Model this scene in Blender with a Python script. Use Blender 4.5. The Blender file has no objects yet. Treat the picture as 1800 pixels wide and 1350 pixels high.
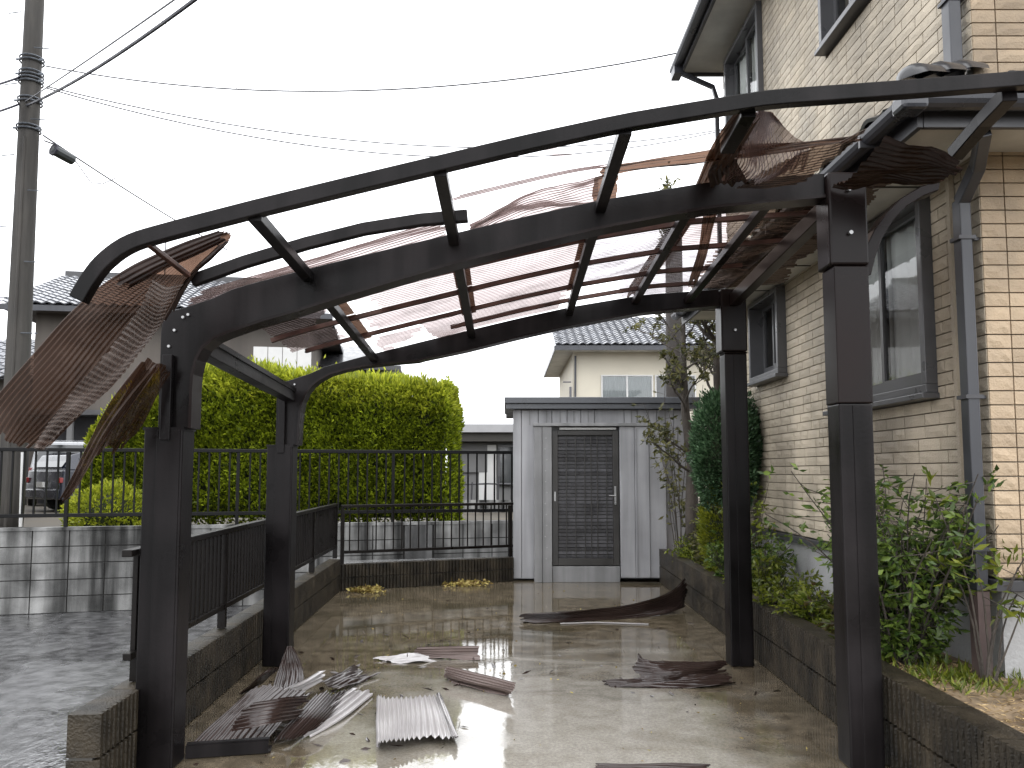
import bpy, bmesh, math, random
import numpy as np
from mathutils import Vector, Matrix
random.seed(7); rng = np.random.default_rng(7)
R = math.radians
sc = bpy.context.scene
col = sc.collection

# ------------------------------------------------------------------ camera, sky, sun, exposure
CAM_Z = 1.4; TILT = R(4.5)
cd = bpy.data.cameras.new('camera'); cam = bpy.data.objects.new('camera', cd); col.objects.link(cam)
cam.location = (0, 0, CAM_Z); cam.rotation_euler = (R(90) + TILT, 0, 0)
cd.sensor_width = 36; cd.lens = 28.0; cd.shift_x = 10 / 1800; cd.shift_y = 45 / 1800
cd.clip_start = 0.05; cd.clip_end = 6000
sc.camera = cam

SUN_EL, SUN_ROT = R(58), R(150)
w = bpy.data.worlds.new('World'); sc.world = w; w.use_nodes = True
nt = w.node_tree; nt.nodes.clear()
sky = nt.nodes.new('ShaderNodeTexSky'); sky.sky_type = 'NISHITA'; sky.sun_disc = False
sky.sun_elevation = SUN_EL; sky.sun_rotation = SUN_ROT; sky.dust_density = 4; sky.air_density = 1.0
hs = nt.nodes.new('ShaderNodeHueSaturation'); hs.inputs['Saturation'].default_value = 0.25
mx = nt.nodes.new('ShaderNodeMixRGB'); mx.inputs[0].default_value = 0.9          # closed cloud layer over the clear sky
mx.inputs[2].default_value = (15.0, 15.25, 15.7, 1)
bg = nt.nodes.new('ShaderNodeBackground'); bg.inputs[1].default_value = 0.1
ow = nt.nodes.new('ShaderNodeOutputWorld')
nt.links.new(sky.outputs[0], hs.inputs['Color']); nt.links.new(hs.outputs[0], mx.inputs[1])
nt.links.new(mx.outputs[0], bg.inputs[0]); nt.links.new(bg.outputs[0], ow.inputs[0])
sd = bpy.data.lights.new('sun', 'SUN'); so = bpy.data.objects.new('sun', sd); col.objects.link(so)
sd.energy = 0.5; sd.angle = R(60); sd.color = (1, .97, .93)
so.rotation_euler = (R(90) - SUN_EL, 0, math.pi - SUN_ROT)
vs = sc.view_settings; vs.view_transform = 'Standard'; vs.look = 'None'; vs.gamma = 1; vs.use_curve_mapping = False
vs.exposure = 1.02
sc.render.engine = 'CYCLES'
cy = sc.cycles
cy.use_denoising = True; cy.max_bounces = 10; cy.diffuse_bounces = 3; cy.glossy_bounces = 4
cy.transparent_max_bounces = 24; cy.transmission_bounces = 4; cy.caustics_reflective = False; cy.caustics_refractive = False
cy.sample_clamp_indirect = 6

# ------------------------------------------------------------------ measuring helpers (photo pixel + depth -> metres)
def ray(px, py):
    a = (px - 890) / 1400; b = (720 - py) / 1400
    return Vector((a, math.cos(TILT) - math.sin(TILT) * b, math.sin(TILT) + math.cos(TILT) * b))
def at(px, py, Y):
    d = ray(px, py); return d * (Y / d.y) + Vector((0, 0, CAM_Z))
def gr(px, py, z=0.0):
    d = ray(px, py); return d * ((z - CAM_Z) / d.z) + Vector((0, 0, CAM_Z))

# ------------------------------------------------------------------ materials
def mat(name, c, rough=.5, metal=0., spec=.5, var=.2, vs=4., bump=0., bs=60., island=0., orand=0., streak=0., sscale=6., wet=0., c2=None, sheen=0.):
    m = bpy.data.materials.new(name); m.use_nodes = True
    n = m.node_tree.nodes; L = m.node_tree.links; n.clear()
    out = n.new('ShaderNodeOutputMaterial'); p = n.new('ShaderNodeBsdfPrincipled'); L.new(p.outputs[0], out.inputs[0])
    g = n.new('ShaderNodeNewGeometry')
    no = n.new('ShaderNodeTexNoise'); no.inputs['Scale'].default_value = vs; no.inputs['Detail'].default_value = 6
    L.new(g.outputs['Position'], no.inputs['Vector'])
    mr = n.new('ShaderNodeMapRange'); mr.inputs[1].default_value = .3; mr.inputs[2].default_value = .7
    mr.inputs[3].default_value = 1 - var; mr.inputs[4].default_value = 1 + var
    L.new(no.outputs[0], mr.inputs[0]); val = mr.outputs[0]
    def mul(a, b):
        q = n.new('ShaderNodeMath'); q.operation = 'MULTIPLY'; L.new(a, q.inputs[0]); L.new(b, q.inputs[1]); return q.outputs[0]
    def rnd(sock, amt):
        q = n.new('ShaderNodeMapRange'); q.inputs[3].default_value = 1 - amt; q.inputs[4].default_value = 1 + amt
        L.new(sock, q.inputs[0]); return q.outputs[0]
    if island: val = mul(val, rnd(g.outputs['Random Per Island'], island))
    if orand:
        oi = n.new('ShaderNodeObjectInfo'); val = mul(val, rnd(oi.outputs['Random'], orand))
    if streak:
        mp = n.new('ShaderNodeMapping'); mp.inputs['Scale'].default_value = (sscale, sscale, sscale * .07)
        L.new(g.outputs['Position'], mp.inputs[0])
        s2 = n.new('ShaderNodeTexNoise'); s2.inputs['Scale'].default_value = 1; s2.inputs['Detail'].default_value = 5
        L.new(mp.outputs[0], s2.inputs['Vector'])
        q = n.new('ShaderNodeMapRange'); q.inputs[1].default_value = .38; q.inputs[2].default_value = .62
        q.inputs[3].default_value = 1 - streak; q.inputs[4].default_value = 1.0
        L.new(s2.outputs[0], q.inputs[0]); val = mul(val, q.outputs[0])
    base = n.new('ShaderNodeRGB'); base.outputs[0].default_value = (*c, 1); bcol = base.outputs[0]
    if c2:
        b2 = n.new('ShaderNodeRGB'); b2.outputs[0].default_value = (*c2, 1)
        mm = n.new('ShaderNodeMixRGB'); L.new(bcol, mm.inputs[1]); L.new(b2.outputs[0], mm.inputs[2])
        if island: L.new(g.outputs['Random Per Island'], mm.inputs[0])
        else:
            n3 = n.new('ShaderNodeTexNoise'); n3.inputs['Scale'].default_value = vs * .35; L.new(g.outputs['Position'], n3.inputs['Vector'])
            q = n.new('ShaderNodeMapRange'); q.inputs[1].default_value = .4; q.inputs[2].default_value = .62
            L.new(n3.outputs[0], q.inputs[0]); L.new(q.outputs[0], mm.inputs[0])
        bcol = mm.outputs[0]
    vm = n.new('ShaderNodeVectorMath'); vm.operation = 'SCALE'; L.new(bcol, vm.inputs[0]); L.new(val, vm.inputs['Scale'])
    L.new(vm.outputs[0], p.inputs['Base Color'])
    p.inputs['Metallic'].default_value = metal; p.inputs['Specular IOR Level'].default_value = spec
    rr = n.new('ShaderNodeMapRange'); rr.inputs[1].default_value = .3; rr.inputs[2].default_value = .7
    rr.inputs[3].default_value = max(.02, rough - .12); rr.inputs[4].default_value = rough + .1
    L.new(no.outputs[0], rr.inputs[0]); L.new(rr.outputs[0], p.inputs['Roughness'])
    if wet:
        p.inputs['Coat Weight'].default_value = wet; p.inputs['Coat Roughness'].default_value = .08; p.inputs['Coat IOR'].default_value = 1.33
    if bump:
        nb = n.new('ShaderNodeTexNoise'); nb.inputs['Scale'].default_value = bs; nb.inputs['Detail'].default_value = 4
        L.new(g.outputs['Position'], nb.inputs['Vector'])
        b = n.new('ShaderNodeBump'); b.inputs['Strength'].default_value = bump; b.inputs['Distance'].default_value = .01
        L.new(nb.outputs[0], b.inputs['Height']); L.new(b.outputs[0], p.inputs['Normal'])
    m['p'] = 1
    return m

def leafmat(name, c, c2, rough=.45, trans=.3, spec=.4):
    m = mat(name, c, rough, var=.25, vs=1.3, island=.35, c2=c2, spec=spec)
    n = m.node_tree.nodes; L = m.node_tree.links
    p = next(x for x in n if x.type == 'BSDF_PRINCIPLED'); out = next(x for x in n if x.type == 'OUTPUT_MATERIAL')
    t = n.new('ShaderNodeBsdfTranslucent'); L.new(p.inputs['Base Color'].links[0].from_socket, t.inputs[0])
    ms = n.new('ShaderNodeMixShader'); ms.inputs[0].default_value = trans
    L.new(p.outputs[0], ms.inputs[1]); L.new(t.outputs[0], ms.inputs[2]); L.new(ms.outputs[0], out.inputs[0])
    return m

def sheetmat(name, tint, body, lo, hi, rough=.22, spec=.5):
    """thin smoked polycarbonate: tinted where looked through squarely, dense where the ribs turn edge-on"""
    m = bpy.data.materials.new(name); m.use_nodes = True
    n = m.node_tree.nodes; L = m.node_tree.links; n.clear()
    out = n.new('ShaderNodeOutputMaterial'); p = n.new('ShaderNodeBsdfPrincipled')
    tr = n.new('ShaderNodeBsdfTransparent'); tr.inputs[0].default_value = (*tint, 1)
    p.inputs['Base Color'].default_value = (*body, 1); p.inputs['Roughness'].default_value = rough
    p.inputs['Specular IOR Level'].default_value = spec
    lw = n.new('ShaderNodeLayerWeight'); lw.inputs[0].default_value = .5
    g = n.new('ShaderNodeNewGeometry'); no = n.new('ShaderNodeTexNoise'); no.inputs['Scale'].default_value = 5; no.inputs['Detail'].default_value = 5
    L.new(g.outputs['Position'], no.inputs['Vector'])
    a = n.new('ShaderNodeMapRange'); a.inputs[3].default_value = lo; a.inputs[4].default_value = hi
    L.new(lw.outputs['Facing'], a.inputs[0])
    d = n.new('ShaderNodeMapRange'); d.inputs[1].default_value = .5; d.inputs[2].default_value = .75; d.inputs[3].default_value = 0; d.inputs[4].default_value = .3
    L.new(no.outputs[0], d.inputs[0])
    s = n.new('ShaderNodeMath'); s.operation = 'ADD'; s.use_clamp = True; L.new(a.outputs[0], s.inputs[0]); L.new(d.outputs[0], s.inputs[1])
    ms = n.new('ShaderNodeMixShader'); L.new(s.outputs[0], ms.inputs[0]); L.new(tr.outputs[0], ms.inputs[1]); L.new(p.outputs[0], ms.inputs[2])
    L.new(ms.outputs[0], out.inputs[0])
    return m

def wetground(name, dry, dark, puddle_scale, cover, ripple, rrough=.24, spec=.6, ior=1.45, moss=None, sky_sheen=None, gritd=.0012):
    m = bpy.data.materials.new(name); m.use_nodes = True
    n = m.node_tree.nodes; L = m.node_tree.links; n.clear()
    out = n.new('ShaderNodeOutputMaterial'); p = n.new('ShaderNodeBsdfPrincipled'); L.new(p.outputs[0], out.inputs[0])
    g = n.new('ShaderNodeNewGeometry')
    def noise(s, d=5, dist=0., stretch=None):
        q = n.new('ShaderNodeTexNoise'); q.inputs['Scale'].default_value = s; q.inputs['Detail'].default_value = d; q.inputs['Distortion'].default_value = dist
        if stretch:
            mp = n.new('ShaderNodeMapping'); mp.inputs['Scale'].default_value = stretch; L.new(g.outputs['Position'], mp.inputs[0]); L.new(mp.outputs[0], q.inputs['Vector'])
        else: L.new(g.outputs['Position'], q.inputs['Vector'])
        return q.outputs[0]
    def rng_(s, a, b, c, d):
        q = n.new('ShaderNodeMapRange'); q.inputs[1].default_value = a; q.inputs[2].default_value = b; q.inputs[3].default_value = c; q.inputs[4].default_value = d
        L.new(s, q.inputs[0]); return q.outputs[0]
    big = noise(puddle_scale, 6, .6, (1, 1, 1)); fine = noise(9, 8); grit = noise(150, 3)
    pud = rng_(big, cover - .06, cover + .06, 0, 1)           # 1 in standing water
    c = n.new('ShaderNodeMixRGB'); c.inputs[1].default_value = (*dry, 1); c.inputs[2].default_value = (*dark, 1)
    L.new(rng_(fine, .35, .65, 0, 1), c.inputs[0]); cc = c.outputs[0]
    if moss:
        mm = n.new('ShaderNodeMixRGB'); mm.inputs[2].default_value = (*moss, 1); L.new(cc, mm.inputs[1])
        L.new(rng_(noise(1.1, 4), .48, .66, 0, .8), mm.inputs[0]); cc = mm.outputs[0]
    if sky_sheen:                                                  # sky reflection painted as a pale middle strip, dirt left at edges and back
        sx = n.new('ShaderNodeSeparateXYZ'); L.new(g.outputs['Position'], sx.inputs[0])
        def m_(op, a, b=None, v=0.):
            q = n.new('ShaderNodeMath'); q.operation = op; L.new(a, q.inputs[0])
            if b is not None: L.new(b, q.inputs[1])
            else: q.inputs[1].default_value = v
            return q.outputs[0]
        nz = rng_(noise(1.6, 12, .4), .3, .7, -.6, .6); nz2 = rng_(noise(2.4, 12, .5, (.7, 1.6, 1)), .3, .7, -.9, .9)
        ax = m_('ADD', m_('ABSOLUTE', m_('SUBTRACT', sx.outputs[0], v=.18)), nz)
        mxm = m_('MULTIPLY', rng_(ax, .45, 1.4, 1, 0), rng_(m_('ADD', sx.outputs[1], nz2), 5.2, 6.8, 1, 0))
        mk = n.new('ShaderNodeMixRGB'); mk.inputs[2].default_value = (*sky_sheen, 1); L.new(cc, mk.inputs[1]); L.new(m_('MULTIPLY', mxm, rng_(fine, .3, .6, .65, 1)), mk.inputs[0]); cc = mk.outputs[0]
    spk = noise(55, 6); sm_ = n.new('ShaderNodeVectorMath'); sm_.operation = 'SCALE'; L.new(cc, sm_.inputs[0]); L.new(rng_(spk, .35, .65, .85, 1.14), sm_.inputs['Scale']); cc = sm_.outputs[0]
    gm = n.new('ShaderNodeVectorMath'); gm.operation = 'SCALE'; L.new(cc, gm.inputs[0]); L.new(rng_(grit, .3, .7, .82, 1.18), gm.inputs['Scale'])
    L.new(gm.outputs[0], p.inputs['Base Color'])
    L.new(rng_(pud, 0, 1, rrough, .03), p.inputs['Roughness'])
    p.inputs['IOR'].default_value = ior; p.inputs['Specular IOR Level'].default_value = spec
    rb = noise(14, 3, .8, (1, .55, 1)); b1 = n.new('ShaderNodeBump'); b1.inputs['Distance'].default_value = .004; b1.inputs['Strength'].default_value = ripple
    L.new(rb, b1.inputs['Height'])
    b3 = n.new('ShaderNodeBump'); b3.inputs['Distance'].default_value = .0016; b3.inputs['Strength'].default_value = ripple * 1.5
    L.new(noise(42, 4, .6, (1, .6, 1)), b3.inputs['Height']); L.new(b1.outputs[0], b3.inputs['Normal'])
    b2 = n.new('ShaderNodeBump'); b2.inputs['Distance'].default_value = gritd; L.new(grit, b2.inputs['Height']); L.new(rng_(pud, 0, 1, .4, .0), b2.inputs['Strength'])
    L.new(b3.outputs[0], b2.inputs['Normal']); L.new(b2.outputs[0], p.inputs['Normal'])
    return m

M = {}
M['alu'] = mat('dark_bronze_aluminium', (.0095, .0080, .0086), .36, .0, .14, var=.5, vs=2.5, streak=.6, sscale=9, bump=.06, bs=60, c2=(.014, .012, .0125))
M['alu_in'] = mat('dark_brown_aluminium', (.0100, .0064, .0062), .34, .0, .17, var=.25, vs=2)
M['bar'] = mat('brown_glazing_bar', (.06, .028, .021), .45, 0, .3, var=.45, vs=8)
M['steel'] = mat('bright_steel', (.35, .35, .35), .35, .8, .5, var=.1)
M['fence'] = mat('fence_bronze', (.008, .0066, .006), .35, 0, .16, var=.2)
M['fence_far'] = mat('fence_black', (.006, .006, .0064), .4, 0, .15, var=.2)
M['pale'] = sheetmat('smoked_sheet', (.56, .50, .492), (.12, .08, .07), .0, .38, .35, .3)
M['mid'] = sheetmat('mid_brown_sheet', (.38, .30, .26), (.075, .052, .04), .08, .8, .25, .5)
M['film'] = sheetmat('pale_film_sheet', (.66, .63, .645), (.16, .13, .13), .0, .5, .3)
M['brown'] = sheetmat('brown_sheet', (.17, .10, .07), (.048, .024, .014), .16, 1.15, .3, .3)
M['dark'] = sheetmat('dark_brown_sheet', (.05, .028, .022), (.022, .011, .008), .5, 1.2, .28, .3)
M['debris'] = sheetmat('wet_brown_sheet', (.10, .07, .06), (.032, .020, .017), .88, 1.3, .14, .55)
M['debris_m'] = sheetmat('wet_faded_sheet', (.15, .11, .10), (.15, .11, .098), .9, 1.3, .18, .5)
M['debris_l'] = sheetmat('wet_sky_sheen_sheet', (.40, .38, .38), (.42, .40, .40), .8, 1.2, .14, .9)  # pale sheet, body colour whitened to stand for sky reflections on the ribs
M['slab'] = wetground('wet_concrete', (.15, .122, .084), (.07, .056, .037), .55, .42, .07, .11, .9, 1.65, moss=(.045, .038, .022), sky_sheen=(.33, .31, .27))  # last colour paints the sky's bright reflection into the middle
M['road'] = wetground('wet_asphalt', (.10, .10, .103), (.025, .025, .026), .7, .5, 1.0, .30, .9, 1.6, gritd=.0035)
M['ledge'] = wetground('wet_sky_pale_concrete', (.30, .30, .30), (.18, .18, .18), 1.2, .5, .1, .3, .5)
M['terrain'] = mat('damp_earth', (.07, .06, .045), .8, var=.35, vs=1.5)
M['soil'] = mat('gravel_soil', (.27, .20, .125), .85, var=.45, vs=9, bump=.8, bs=50, c2=(.12, .08, .045))
M['block'] = mat('dark_ribbed_block', (.033, .026, .017), .42, 0, .3, var=.7, vs=6, bump=.9, bs=90, orand=.15, streak=.45, sscale=7)
M['nblock'] = mat('stained_grey_block', (.25, .25, .245), .85, 0, .2, var=.55, vs=2.6, bump=.5, bs=70, orand=.15, streak=.9, sscale=3.6)
M['pilaster'] = mat('stained_dark_block', (.10, .10, .10), .6, 0, .4, var=.4, vs=3, bump=.4, bs=70, streak=.6)
M['shed'] = mat('grey_sheet_steel', (.325, .325, .338), .42, .0, .5, var=.12, vs=2, streak=.26, sscale=7, orand=.05)
M['shed2'] = mat('grey_sheet_steel_aged', (.24, .24, .243), .45, .0, .5, var=.15, vs=3, streak=.3, sscale=7)
M['shedroof'] = mat('dark_grey_sheet_steel', (.085, .09, .10), .35, .0, .5, var=.12)
M['door'] = mat('dark_door_frame', (.03, .028, .026), .4, 0, .5, var=.3)
M['slat'] = mat('dark_slat', (.085, .085, .092), .3, 0, .5, var=.3, vs=5, orand=.3)
M['siding'] = mat('tan_side_brick', (.48, .415, .32), .62, 0, .4, var=.16, vs=2, bump=.5, bs=90, orand=.12, island=.14, streak=.38, sscale=1.6)
M['siding_f'] = mat('ochre_front_brick', (.41, .315, .215), .6, 0, .4, var=.18, vs=5, bump=.5, bs=90, orand=.12, island=.12)
M['mortar'] = mat('joint', (.20, .168, .128), .8, var=.15)
M['mortar_f'] = mat('front_joint', (.33, .285, .215), .8, var=.15)
M['stucco'] = mat('pale_stucco', (.34, .34, .34), .75, var=.1, vs=3, bump=.5, bs=45, streak=.12)
M['trim'] = mat('dark_trim', (.045, .045, .05), .4, 0, .5, var=.15)
M['frame'] = mat('grey_window_frame', (.085, .085, .09), .35, 0, .5, var=.12)
M['shutter'] = mat('grey_shutter_box', (.075, .075, .085), .35, 0, .5, var=.1)
M['pipe'] = mat('grey_downpipe', (.042, .044, .052), .35, 0, .5, var=.15, streak=.2)
M['pipe_old'] = mat('faded_pipe_foot', (.15, .105, .098), .6, 0, .4, var=.4, streak=.5)
M['soffit'] = mat('soffit_board', (.58, .57, .54), .7, var=.2, vs=1.5, streak=.1)
M['tile'] = mat('dark_roof_tile', (.035, .035, .038), .35, 0, .5, var=.25, vs=5, orand=.2, wet=.3)
M['tile_far'] = mat('grey_roof_tile', (.12, .125, .14), .36, 0, .6, var=.2, vs=2, orand=.35, wet=.6)
M['glass'] = mat('window_glass', (.03, .033, .035), .05, 0, .9, var=.1)
M['curtain'] = mat('white_curtain', (.86, .87, .85), .8, var=.12, vs=4)
M['cream'] = mat('cream_wall', (.56, .52, .43), .8, var=.06, vs=1)
M['white'] = mat('white_paint', (.55, .55, .54), .6, var=.06)
M['brownwall'] = mat('brown_grey_wall', (.12, .105, .092), .8, var=.15, vs=.8, streak=.25, sscale=1.5)
M['greywall'] = mat('grey_wall', (.15, .15, .15), .8, var=.12, vs=1)
M['fascia_far'] = mat('light_grey_fascia', (.34, .34, .35), .7, var=.08)
M['concrete_pole'] = mat('weathered_concrete_pole', (.058, .054, .049), .75, 0, .3, var=.2, vs=3, bump=.3, bs=60, streak=.45, sscale=9)
M['galv'] = mat('galvanised_band', (.09, .10, .115), .45, .4, .5, var=.3, vs=20)
M['wire'] = mat('wire_black', (.02, .02, .03), .6)
M['wire_g'] = mat('wire_grey', (.10, .10, .11), .6)
M['closure'] = mat('cable_closure_black', (.03, .035, .037), .5)
M['bark'] = mat('grey_bark', (.055, .046, .038), .9, var=.4, vs=8, bump=1., bs=40)
M['bark2'] = mat('weathered_timber', (.038, .031, .027), .8, var=.35, vs=4, bump=.6, bs=40, streak=.4)
M['core'] = mat('hedge_inner', (.012, .018, .004), .9, var=.3)
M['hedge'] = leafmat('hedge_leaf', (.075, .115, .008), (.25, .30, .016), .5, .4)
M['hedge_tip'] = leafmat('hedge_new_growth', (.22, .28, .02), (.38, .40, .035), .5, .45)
M['conifer'] = leafmat('conifer_leaf', (.022, .06, .022), (.085, .15, .075), .45, .25)
M['conifer_y'] = leafmat('golden_conifer_leaf', (.13, .17, .015), (.22, .23, .02), .5, .3)
M['leaf_g'] = leafmat('glossy_leaf', (.05, .105, .022), (.15, .21, .04), .32, .4, .5)
M['leaf_y'] = leafmat('yellow_green_leaf', (.09, .14, .016), (.20, .22, .028), .4, .4)
M['leaf_s'] = leafmat('sparse_olive_leaf', (.05, .06, .02), (.14, .13, .045), .5, .35)
M['leaf_r'] = leafmat('reddish_leaf', (.085, .055, .02), (.05, .07, .015), .5, .3)
M['litter'] = leafmat('leaf_litter', (.24, .15, .04), (.32, .27, .08), .6, .1)
M['straw'] = leafmat('dead_grass', (.25, .17, .08), (.38, .28, .15), .7, .1)
M['car_silver'] = mat('silver_paint', (.42, .43, .45), .25, .3, .5, var=.03, wet=.8)
M['car_dark'] = mat('dark_blue_paint', (.015, .018, .03), .25, .0, .5, var=.05, wet=.8)
M['tyre'] = mat('tyre', (.02, .02, .02), .8)
M['red'] = mat('red_lens', (.2, .012, .012), .2, 0, .6)

# ------------------------------------------------------------------ building helpers
def tag(o, label=None, cat=None, group=None, kind=None):
    if label: o['label'] = label
    if cat: o['category'] = cat
    if group: o['group'] = group
    if kind: o['kind'] = kind
    return o
def thing(name, label, cat, loc=(0, 0, 0), group=None, rz=0.):
    o = bpy.data.objects.new(name, None); o.empty_display_size = .2; col.objects.link(o)
    o.location = loc; o.rotation_euler = (0, 0, rz)
    return tag(o, label, cat, group)
def origin_of(o):
    p = Vector((0, 0, 0))
    while o: p += o.location; o = o.parent
    return p
def link(name, me, parent=None, loc=(0, 0, 0), rot=None):
    o = bpy.data.objects.new(name, me); col.objects.link(o)
    if parent: o.parent = parent
    o.location = loc
    if rot: o.rotation_euler = rot
    return o
class MB:
    def __init__(s): s.v = []; s.f = []
    def add(s, vs, fs):
        k = len(s.v); s.v += [tuple(x) for x in vs]; s.f += [tuple(i + k for i in f) for f in fs]; return s
    def box(s, x0, y0, z0, x1, y1, z1):
        return s.add([(x0, y0, z0), (x1, y0, z0), (x1, y1, z0), (x0, y1, z0), (x0, y0, z1), (x1, y0, z1), (x1, y1, z1), (x0, y1, z1)],
                     [(3, 2, 1, 0), (4, 5, 6, 7), (0, 1, 5, 4), (1, 2, 6, 5), (2, 3, 7, 6), (3, 0, 4, 7)])
    def sweep(s, pts, w, h, up=(0, 0, 1)):
        """rectangular bar w wide, h deep (along up) through pts"""
        pts = [Vector(p) for p in pts]; up = Vector(up); vs = []; fs = []; n = len(pts)
        for i, p in enumerate(pts):
            t = (pts[min(i + 1, n - 1)] - pts[max(i - 1, 0)]).normalized()
            a = t.cross(up).normalized(); b = a.cross(t).normalized()
            for sa, sb in ((-1, -1), (1, -1), (1, 1), (-1, 1)): vs.append(p + a * (sa * w / 2) + b * (sb * h / 2))
        for i in range(n - 1):
            for k in range(4): fs.append((i * 4 + k, i * 4 + (k + 1) % 4, i * 4 + 4 + (k + 1) % 4, i * 4 + 4 + k))
        fs += [(3, 2, 1, 0), tuple((n - 1) * 4 + k for k in range(4))]
        return s.add(vs, fs)
    def tube(s, pts, r, n=8, caps=True):
        pts = [Vector(p) for p in pts]; m = len(pts); rs = r if isinstance(r, (list, tuple)) else [r] * m
        vs = []; fs = []; ref = Vector((.3, .2, 1)).normalized()
        t0 = (pts[-1] - pts[0]).normalized()
        if abs(t0.dot(ref)) > .9: ref = Vector((1, .1, 0))
        for i, p in enumerate(pts):
            t = (pts[min(i + 1, m - 1)] - pts[max(i - 1, 0)]).normalized()
            a = t.cross(ref).normalized(); b = t.cross(a)
            for k in range(n):
                q = 2 * math.pi * k / n; vs.append(p + (a * math.cos(q) + b * math.sin(q)) * rs[i])
        for i in range(m - 1):
            for k in range(n): fs.append((i * n + k, i * n + (k + 1) % n, (i + 1) * n + (k + 1) % n, (i + 1) * n + k))
        if caps: fs += [tuple(range(n))[::-1], tuple((m - 1) * n + k for k in range(n))]
        return s.add(vs, fs)
    def prism(s, poly, y0, y1):
        """polygon of (x,z) extruded from y0 to y1"""
        n = len(poly); vs = [(x, y0, z) for x, z in poly] + [(x, y1, z) for x, z in poly]
        fs = [tuple(range(n)), tuple(range(2 * n - 1, n - 1, -1))] + [(i, i + n, (i + 1) % n + n, (i + 1) % n) for i in range(n)]
        return s.add(vs, fs)
    def prism_y(s, poly, x0, x1):
        n = len(poly); vs = [(x0, y, z) for y, z in poly] + [(x1, y, z) for y, z in poly]
        fs = [tuple(range(n)), tuple(range(2 * n - 1, n - 1, -1))] + [(i, i + n, (i + 1) % n + n, (i + 1) % n) for i in range(n)]
        return s.add(vs, fs)
    def mesh(s, name, m, smooth=False, off=None, fix=True):
        me = bpy.data.meshes.new(name)
        v = s.v if off is None else [(a - off[0], b - off[1], c - off[2]) for a, b, c in s.v]
        me.from_pydata(v, [], s.f); me.materials.append(m)
        if fix:
            bm = bmesh.new(); bm.from_mesh(me); bmesh.ops.recalc_face_normals(bm, faces=bm.faces); bm.to_mesh(me); bm.free()
        if smooth: me.polygons.foreach_set('use_smooth', [True] * len(me.polygons))
        me.update(); return me
    def build(s, name, m, parent=None, smooth=False, bevel=0., local=False, fix=True):
        off = None if (parent is None or local) else origin_of(parent)
        o = link(name, s.mesh(name, m, smooth, off, fix), parent)
        if bevel:
            b = o.modifiers.new('bevel', 'BEVEL'); b.width = bevel; b.segments = 2; b.limit_method = 'ANGLE'
        return o
def B(*a): return MB().box(*a)

def catmull(pts, n):
    """n samples through list of vectors"""
    m = len(pts)
    if m == 1: return [pts[0]] * n
    out = []
    for k in range(n):
        t = k / (n - 1) * (m - 1); i = min(int(t), m - 2); f = t - i
        p1, p2 = pts[i], pts[i + 1]
        p0 = pts[i - 1] if i > 0 else p1 * 2 - p2
        p3 = pts[i + 2] if i + 2 < m else p2 * 2 - p1
        out.append(.5 * ((2 * p1) + (p2 - p0) * f + (2 * p0 - 5 * p1 + 4 * p2 - p3) * f * f + (3 * p1 - p0 - 3 * p2 + p3) * f ** 3))
    return out
def sheet_mesh(ctrl, pitch=.03, amp=.006, nu=14, jag=(.03, .03), crumple=.0, seed=0, taper=(0, 0), side_jag=0.):
    """corrugated sheet: ctrl[i][j] rows i run along the ribs, columns j across them"""
    rg = random.Random(seed)
    rows = [[Vector(p) for p in r] for r in ctrl]
    nc = len(rows[0]); cols = [catmull([r[j] for r in rows], nu) for j in range(nc)]      # along ribs
    wid = sum((rows[len(rows) // 2][j + 1] - rows[len(rows) // 2][j]).length for j in range(nc - 1))
    nr = max(3, int(round(wid / pitch))); nv = nr * 4 + 1
    P = np.array([[list(x) for x in catmull([cols[j][i] for j in range(nc)], nv)] for i in range(nu)])   # nu x nv x 3
    # ragged ends: move end samples along u
    e0 = [abs(rg.gauss(0, jag[0])) for _ in range(nr + 1)]; e1 = [abs(rg.gauss(0, jag[1])) for _ in range(nr + 1)]
    lowf0 = [rg.uniform(0, jag[0] * 2.2) for _ in range(5)]; lowf1 = [rg.uniform(0, jag[1] * 2.2) for _ in range(5)]
    Q = np.empty_like(P); us = np.arange(nu) / (nu - 1)
    for j in range(nv):
        k = j / (nv - 1); a = e0[j // 4] + np.interp(k * 4, range(5), lowf0) + taper[0] * k; b = e1[j // 4] + np.interp(k * 4, range(5), lowf1) + taper[1] * k
        uu = a + us * max(.05, (1 - a - b))
        for c in range(3): Q[:, j, c] = np.interp(uu, us, P[:, j, c])
    du = np.gradient(Q, axis=0); dv = np.gradient(Q, axis=1); N = np.cross(du, dv); N /= (np.linalg.norm(N, axis=2, keepdims=True) + 1e-9)
    prof = np.array([0, 1, 0, -1] * nr + [0]) * amp
    Q = Q + N * prof[None, :, None]
    if crumple:
        ph = [rg.uniform(0, 6) for _ in range(6)]
        uu, vv = np.meshgrid(us, np.linspace(0, 1, nv), indexing='ij')
        d = np.sin(uu * 9 + ph[0] + 3 * np.sin(vv * 4 + ph[1])) + .7 * np.sin(vv * 11 + uu * 6 + ph[2]) + .6 * np.abs(np.sin(uu * 17 + vv * 7 + ph[3]))
        Q = Q + N * (d * crumple)[:, :, None]
    v = Q.reshape(-1, 3)
    f = [(i * nv + j, i * nv + j + 1, (i + 1) * nv + j + 1, (i + 1) * nv + j) for i in range(nu - 1) for j in range(nv - 1)]
    if side_jag:
        keep = []
        a = [rg.uniform(0, side_jag) for _ in range(nu)]; b = [rg.uniform(0, side_jag) for _ in range(nu)]
        for i in range(nu - 1):
            for j in range(nv - 1):
                k = j / nv
                if k >= a[i] and k <= 1 - b[i]: keep.append(f[i * (nv - 1) + j])
        f = keep
    return v, f
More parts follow.
